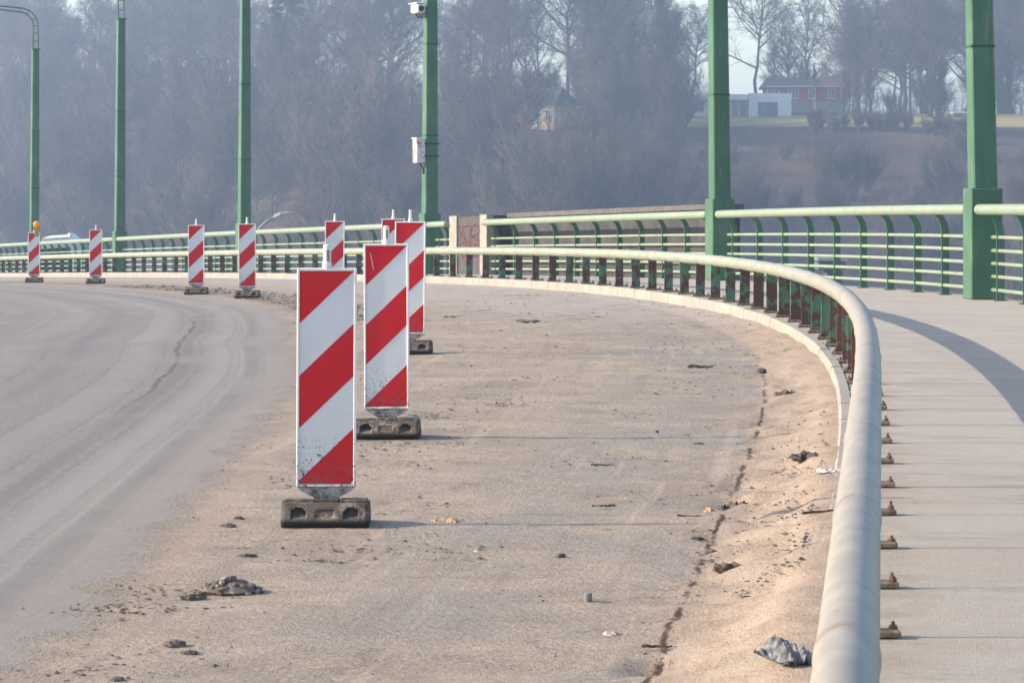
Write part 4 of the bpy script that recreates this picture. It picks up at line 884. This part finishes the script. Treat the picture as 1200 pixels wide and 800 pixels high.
for i in range(75):                           # brush and young growth between the hilltop trunks
    px = rr.uniform(-40, 1240); d = rr.uniform(436, 520)
    if 785 < px < 1020: d = rr.uniform(470, 520)
    if 850 < px < 900: continue
    plant('%s%d' % (rr.choice(('shrub', 'mid', 'mid')), rr.randrange(4)), XC(px, d), d, rr.uniform(4, 10), 'bare hilltop bush, ' + where(px), 'bush', 'bare_bush', 'bare bushes under the hilltop trees')
for i in range(160):                          # wooded slope, left and middle
    px = rr.uniform(-40, 800); d = rr.uniform(278, 432); h = rr.uniform(9, 16)
    if px > 590 and px < 672 and d > 352: d = rr.uniform(312, 392); h = rr.uniform(5, 8.5)
    if px > 672: h = rr.uniform(7, 13)
    kd = rr.random() < .45; plant(('mid%d' if kd else 'shrub%d') % rr.randrange(4), XC(px, d), d, h, 'bare %s tree %s on slope, ' % ('branching' if kd else 'bushy', 'low' if d < 350 else 'high') + where(px), 'tree', 'bare_tree', 'bare young trees on the wooded slope'); n_mid += 1
for i in range(120):                           # brush on the slope below the houses
    px = rr.uniform(720, 1240); d = rr.uniform(272, 404); z = hill(XC(px, d), d); lim = CAM_H + (198 - rr.uniform(150, 178)) * d / FPX - z
    if px > 1020 and rr.random() < .25: lim += 3
    if i > 88: px = rr.uniform(945, 1165); d = rr.uniform(400, 409); lim = rr.uniform(1.7, 3.3)
    if lim < 1.6: h = rr.uniform(1.3, 2.2)
    else: h = min(lim, rr.uniform(3, 8.5))
    plant('shrub%d' % rr.randrange(4), XC(px, d), d, h, 'leafless bush %s on slope, ' % ('low' if d < 335 else 'high') + where(px), 'bush', 'bare_bush', 'leafless bushes on the slope')
# undergrowth: stems nobody could count
n = 32000; rng = np.random.default_rng(5); dd = rng.uniform(262, 470, n); pxs = rng.uniform(-60, 1260, n); keep = (dd < 403) | (pxs < 770) | (dd > 452); dd, pxs = dd[keep], pxs[keep]; n = len(dd)
dd = dd + np.array([min(130., recede((a - 600) / FPX * b, b)) for a, b in zip(pxs, dd)]); xcs = (pxs - 600) / FPX * dd; zz = np.array([hill(a, b) for a, b in zip(xcs, dd)]); P0 = np.c_[CA * xcs - SA * dd, SA * xcs + CA * dd, zz - .1]; hh = rng.uniform(.8, 4.2, n) * np.where((pxs > 770) & (dd > 380), .4, 1)
P1 = P0 + np.c_[rng.normal(0, .22, (n, 2)), np.ones(n)] * hh[:, None]; n2 = 9000; d2 = rng.uniform(468, 540, n2); q2 = rng.uniform(-60, 1260, n2); kp = (q2 < 838) | ((q2 > 962) & (rng.random(n2) < .5)); d2, q2 = d2[kp], q2[kp]; d2 = d2 + np.array([min(130., recede((a - 600) / FPX * b, b)) for a, b in zip(q2, d2)]); x2 = (q2 - 600) / FPX * d2
z2 = np.array([hill(a, b) for a, b in zip(x2, d2)]); R0 = np.c_[CA * x2 - SA * d2, SA * x2 + CA * d2, z2 - .1]; R1 = R0 + np.c_[rng.normal(0, .15, (len(d2), 2)), np.ones(len(d2))] * rng.uniform(2.5, 8.5, len(d2))[:, None]
P0 = np.concatenate([P0, R0]); P1 = np.concatenate([P1, R1]); n = len(P0); b0, b1 = children(rng, P0, P1, 4, .45, .5, .2, .3)
V, F = joinm([spikes(P0, P1, np.full(n, .022)), spikes(b0, b1, np.full(len(b0), .013))]); kind(raw_mesh('undergrowth', V, F, [M['twig']]), 'stuff')

# ---------------------------------------------------------------- houses on the hill
HM = {'white': simple('white_render', (.66, .68, .70), (.6, .62, .64), 2, .8), 'roof': simple('dark_roof', (.06, .058, .06), (.09, .085, .085), 3, .8), 'red': simple('red_boards', (.42, .05, .05), (.34, .045, .045), 3, .8), 'redroof': simple('red_roof', (.15, .075, .07), (.12, .065, .06), 3, .8),
      'glass': simple('window_glass', (.05, .06, .08), None, 2, .15, spec=.6), 'trim': simple('white_trim', (.75, .75, .73), None, 2, .6), 'stone': simple('plinth_stone', (.26, .24, .23), (.2, .19, .18), 2, .9), 'tan': simple('tan_render', (.62, .43, .30), (.55, .38, .27), 3, .8), 'brick': simple('chimney_brick', (.24, .11, .09), None, 8, .9), 'wood': simple('shed_wood', (.25, .18, .13), None, 6, .9)}
def house(name, label, px, d, py, cat='house'):
    xc = XC(px, d); x, y = cw(xc, d); z = CAM_H + (198 - py) * d / FPX; return thing(name, label, cat, (x, y, z), (0, 0, HEAD)), d / FPX
t, k = house('white_house', 'modern white flat-roofed house on the hill, left of the red house', 858, 429, 138.5)
X = lambda a: (a - 858) * k
Z = lambda b: (138.5 - b) * k
MB().box(((X(877) + X(927)) / 2, 3, (Z(109.5) - 2) / 2), (X(927) - X(877), 7, Z(109.5) + 2)).build('front_block', HM['white'], t)
MB().box(((X(789) + X(876)) / 2, 4.2, (Z(117) - 2) / 2), (X(876.5) - X(789), 7, Z(117) + 2)).build('wing_wall', HM['white'], t)
MB().box(((X(787) + X(876.6)) / 2, 3.6, Z(114.0)), (X(876.6) - X(787), 8.6, 6.5 * k)).build('roof', HM['trim'], t)
def window(par, xa, xb, ya, yb, yy, bars=1, X=None, Z=None):
    w = X(xb) - X(xa); h = Z(ya) - Z(yb); cx = (X(xa) + X(xb)) / 2; cz = (Z(ya) + Z(yb)) / 2; fr = MB(); b = .12
    for sx in (-1, 1): fr.box((cx + sx * (w / 2 - b / 2), yy, cz), (b, .14, h))
    for sz in (-1, 1): fr.box((cx, yy, cz + sz * (h / 2 - b / 2)), (w - 2 * b, .13, b))
    for i in range(bars): fr.box((cx - w / 2 + w * (i + 1) / (bars + 1), yy, cz), (.08, .12, h - 2 * b))
    f_ = fr.build('window', HM['trim'], par); MB().box((cx, yy + .02, cz), (w - .02, .06, h - .02)).build('pane', HM['glass'], f_)
g_ = MB(); cx = (X(888) + X(911)) / 2; g_.box((cx, -.52, (Z(120) + Z(137.5)) / 2), (X(911) - X(888), .08, Z(120) - Z(137.5))).build('glass_door', HM['glass'], t)
MB().box((cx, -.58, (Z(120) + Z(137.5)) / 2), (.12, .06, Z(120) - Z(137.5))).build('door_mullion', HM['roof'], t)
window(t, 810, 826, 121, 132, .66, 1, X, Z); window(t, 838, 852, 121, 134, .66, 1, X, Z)
MB().box(((X(857) + X(875)) / 2, .66, (Z(119) + Z(137)) / 2), (X(875) - X(857), .08, Z(119) - Z(137))).build('glass_wall', HM['glass'], t)
for q in (857, 866, 875.5): MB().box((X(q), .58, (Z(117.4) + Z(137.5)) / 2), (.14, .10, Z(117.4) - Z(137.5))).build('post', HM['trim'], t)
t, k = house('red_house', 'red wooden house with dark roof, chimney and white windows on the hill', 950, 446, 130)
X = lambda a: (a - 950) * k
Z = lambda b: (130 - b) * k
MB().box(((X(899) + X(988)) / 2, 4, (Z(119) - 3) / 2 - .01), (X(988) - X(899) + .2, 8.2, Z(119) + 3)).build('plinth', HM['stone'], t)
MB().box(((X(899) + X(986)) / 2, 4, (Z(103) + Z(119)) / 2), (X(986) - X(899), 8, Z(103) - Z(119))).build('wall', HM['red'], t)
def gable(xa, xb, ze, zr, mat, hip=1.2):
    a, b = X(xa) - .4, X(xb) + .4; m = MB(); th = .25
    v = [(a, -.6, ze), (b, -.6, ze), (b - hip, 4, zr), (a + hip, 4, zr), (a, 8.6, ze), (b, 8.6, ze)]; v += [(p, q, r_ - th) for p, q, r_ in v]
    m.add(v, [(0, 1, 2, 3), (3, 2, 5, 4), (0, 3, 4), (1, 5, 2), (7, 6, 9, 8), (8, 9, 10, 11), (0, 6, 7, 1), (4, 5, 11, 10), (6, 0, 4, 10), (1, 7, 11, 5)]); return m.build('roof', mat, t)
rf = gable(897, 961, Z(102.2), Z(90), HM['roof'], 1.0); gable(963.5, 988, Z(101.6), Z(88.6), HM['redroof'], .4)
MB().box((X(942), 3.4, (Z(83) + Z(93)) / 2), (7 * k, .9, Z(83) - Z(93))).build('chimney', HM['brick'], rf); MB().box((X(942), 3.4, Z(82.6)), (8.2 * k, 1.1, .14)).build('chimney_cap', HM['stone'], rf)
window(t, 903, 913, 105, 110, -.06, 1, X, Z)
for xa in (927.5, 947.5, 970): window(t, xa, xa + 8.5, 104.6, 116.5, -.06, 1, X, Z)
MB().box(((X(897) + X(988)) / 2, -.66, Z(101.7)), (X(988) - X(897), .14, .16)).build('gutter', HM['trim'], t)
for xa in (899.6, 924, 985.6): MB().box((X(xa), -.07, (Z(102) + Z(119)) / 2), (.12, .12, Z(102) - Z(119))).build('corner_board', HM['trim'], t)
MB().box(((X(905) + X(985)) / 2, -1.4, Z(130.5)), (X(985) - X(905), 1.6, .5)).build('terrace', HM['stone'], t)
t, k = house('tan_house', 'tan house half hidden by bare trees in the middle of the slope', 632, 405, 160); t.rotation_euler = (0, 0, HEAD - .62)
X = lambda a: (a - 632) * k
Z = lambda b: (160 - b) * k
MB().box((0, 3, (Z(122) - 3) / 2), (X(654) - X(611), 6, Z(122) + 3)).build('wall', HM['tan'], t)
v = [(X(607), -.5, Z(123)), (X(658), -.5, Z(123)), (X(650), 3, Z(102)), (X(615), 3, Z(102)), (X(607), 6.5, Z(123)), (X(658), 6.5, Z(123))]
MB().add(v, [(0, 1, 2, 3), (3, 2, 5, 4), (0, 3, 4), (1, 5, 2), (0, 4, 5, 1)]).build('roof', HM['roof'], t)
window(t, 616, 622, 128, 142, -.06, 1, X, Z); window(t, 628, 633, 128, 158, -.06, 0, X, Z); window(t, 641, 649, 129, 141, -.06, 1, X, Z)
t, k = house('small_shed', 'tiny pale hut among the trees right of the lamp post with the camera', 531, 400, 149, 'hut')
MB().box((0, 1, 5.6 * k - 1), (8 * k, 1.6, 11 * k + 2)).build('wall', HM['trim'], t); MB().box((0, 1, 11.6 * k), (9.6 * k, 2.1, 1.4 * k)).build('roof', HM['tan'], t); MB().box((0, .18, 4 * k), (3 * k, .06, 7 * k)).build('door', HM['tan'], t)
t, k = house('grey_house', 'grey house wall glimpsed between trunks left of the tan house', 553, 425, 146, 'house')
MB().box((0, 3, 8 * k - 1), (22 * k, 5, 16 * k + 2)).build('wall', HM['white'], t); MB().prism([(-13 * k, 16 * k), (13 * k, 16 * k), (9 * k, 24 * k), (-9 * k, 24 * k)], .2, 5.8).build('roof', HM['roof'], t); MB().box((2 * k, .46, 10 * k), (5 * k, .1, 6 * k)).build('window', HM['glass'], t)
t, k = house('garden_shed', 'low wooden shed on the lawn just left of the nearest lamp post', 1126, 428, 145, 'shed')
MB().box((0, 1.5, 6 * k - 1), (17 * k, 2.6, 12 * k + 2)).build('wall', HM['wood'], t); MB().box((0, 1.4, 13 * k), (20 * k, 3.2, 1.6 * k)).build('roof', HM['trim'], t); MB().box((-3 * k, .17, 5 * k), (5 * k, .06, 9 * k)).build('door', HM['roof'], t)

# ---------------------------------------------------------------- haze over the valley
hb = MB().box((0, 0, 0), (3500, 3200, 78)).build('haze', []); x, y = cw(0, 1050); hb.location = (x, y, 7.5); hb.rotation_euler = (0, 0, HEAD); hb['kind'] = 'stuff'
hm = bpy.data.materials.new('haze_air'); hm.use_nodes = True; hn = hm.node_tree; hn.nodes.remove(hn.nodes['Principled BSDF'])
pv = hn.nodes.new('ShaderNodeVolumePrincipled'); pv.inputs['Density'].default_value = HAZE_DENSITY; pv.inputs['Color'].default_value = (.58, .76, 1.0, 1); pv.inputs['Anisotropy'].default_value = .3
hn.links.new(pv.outputs[0], hn.nodes['Material Output'].inputs['Volume']); hb.data.materials.append(hm)
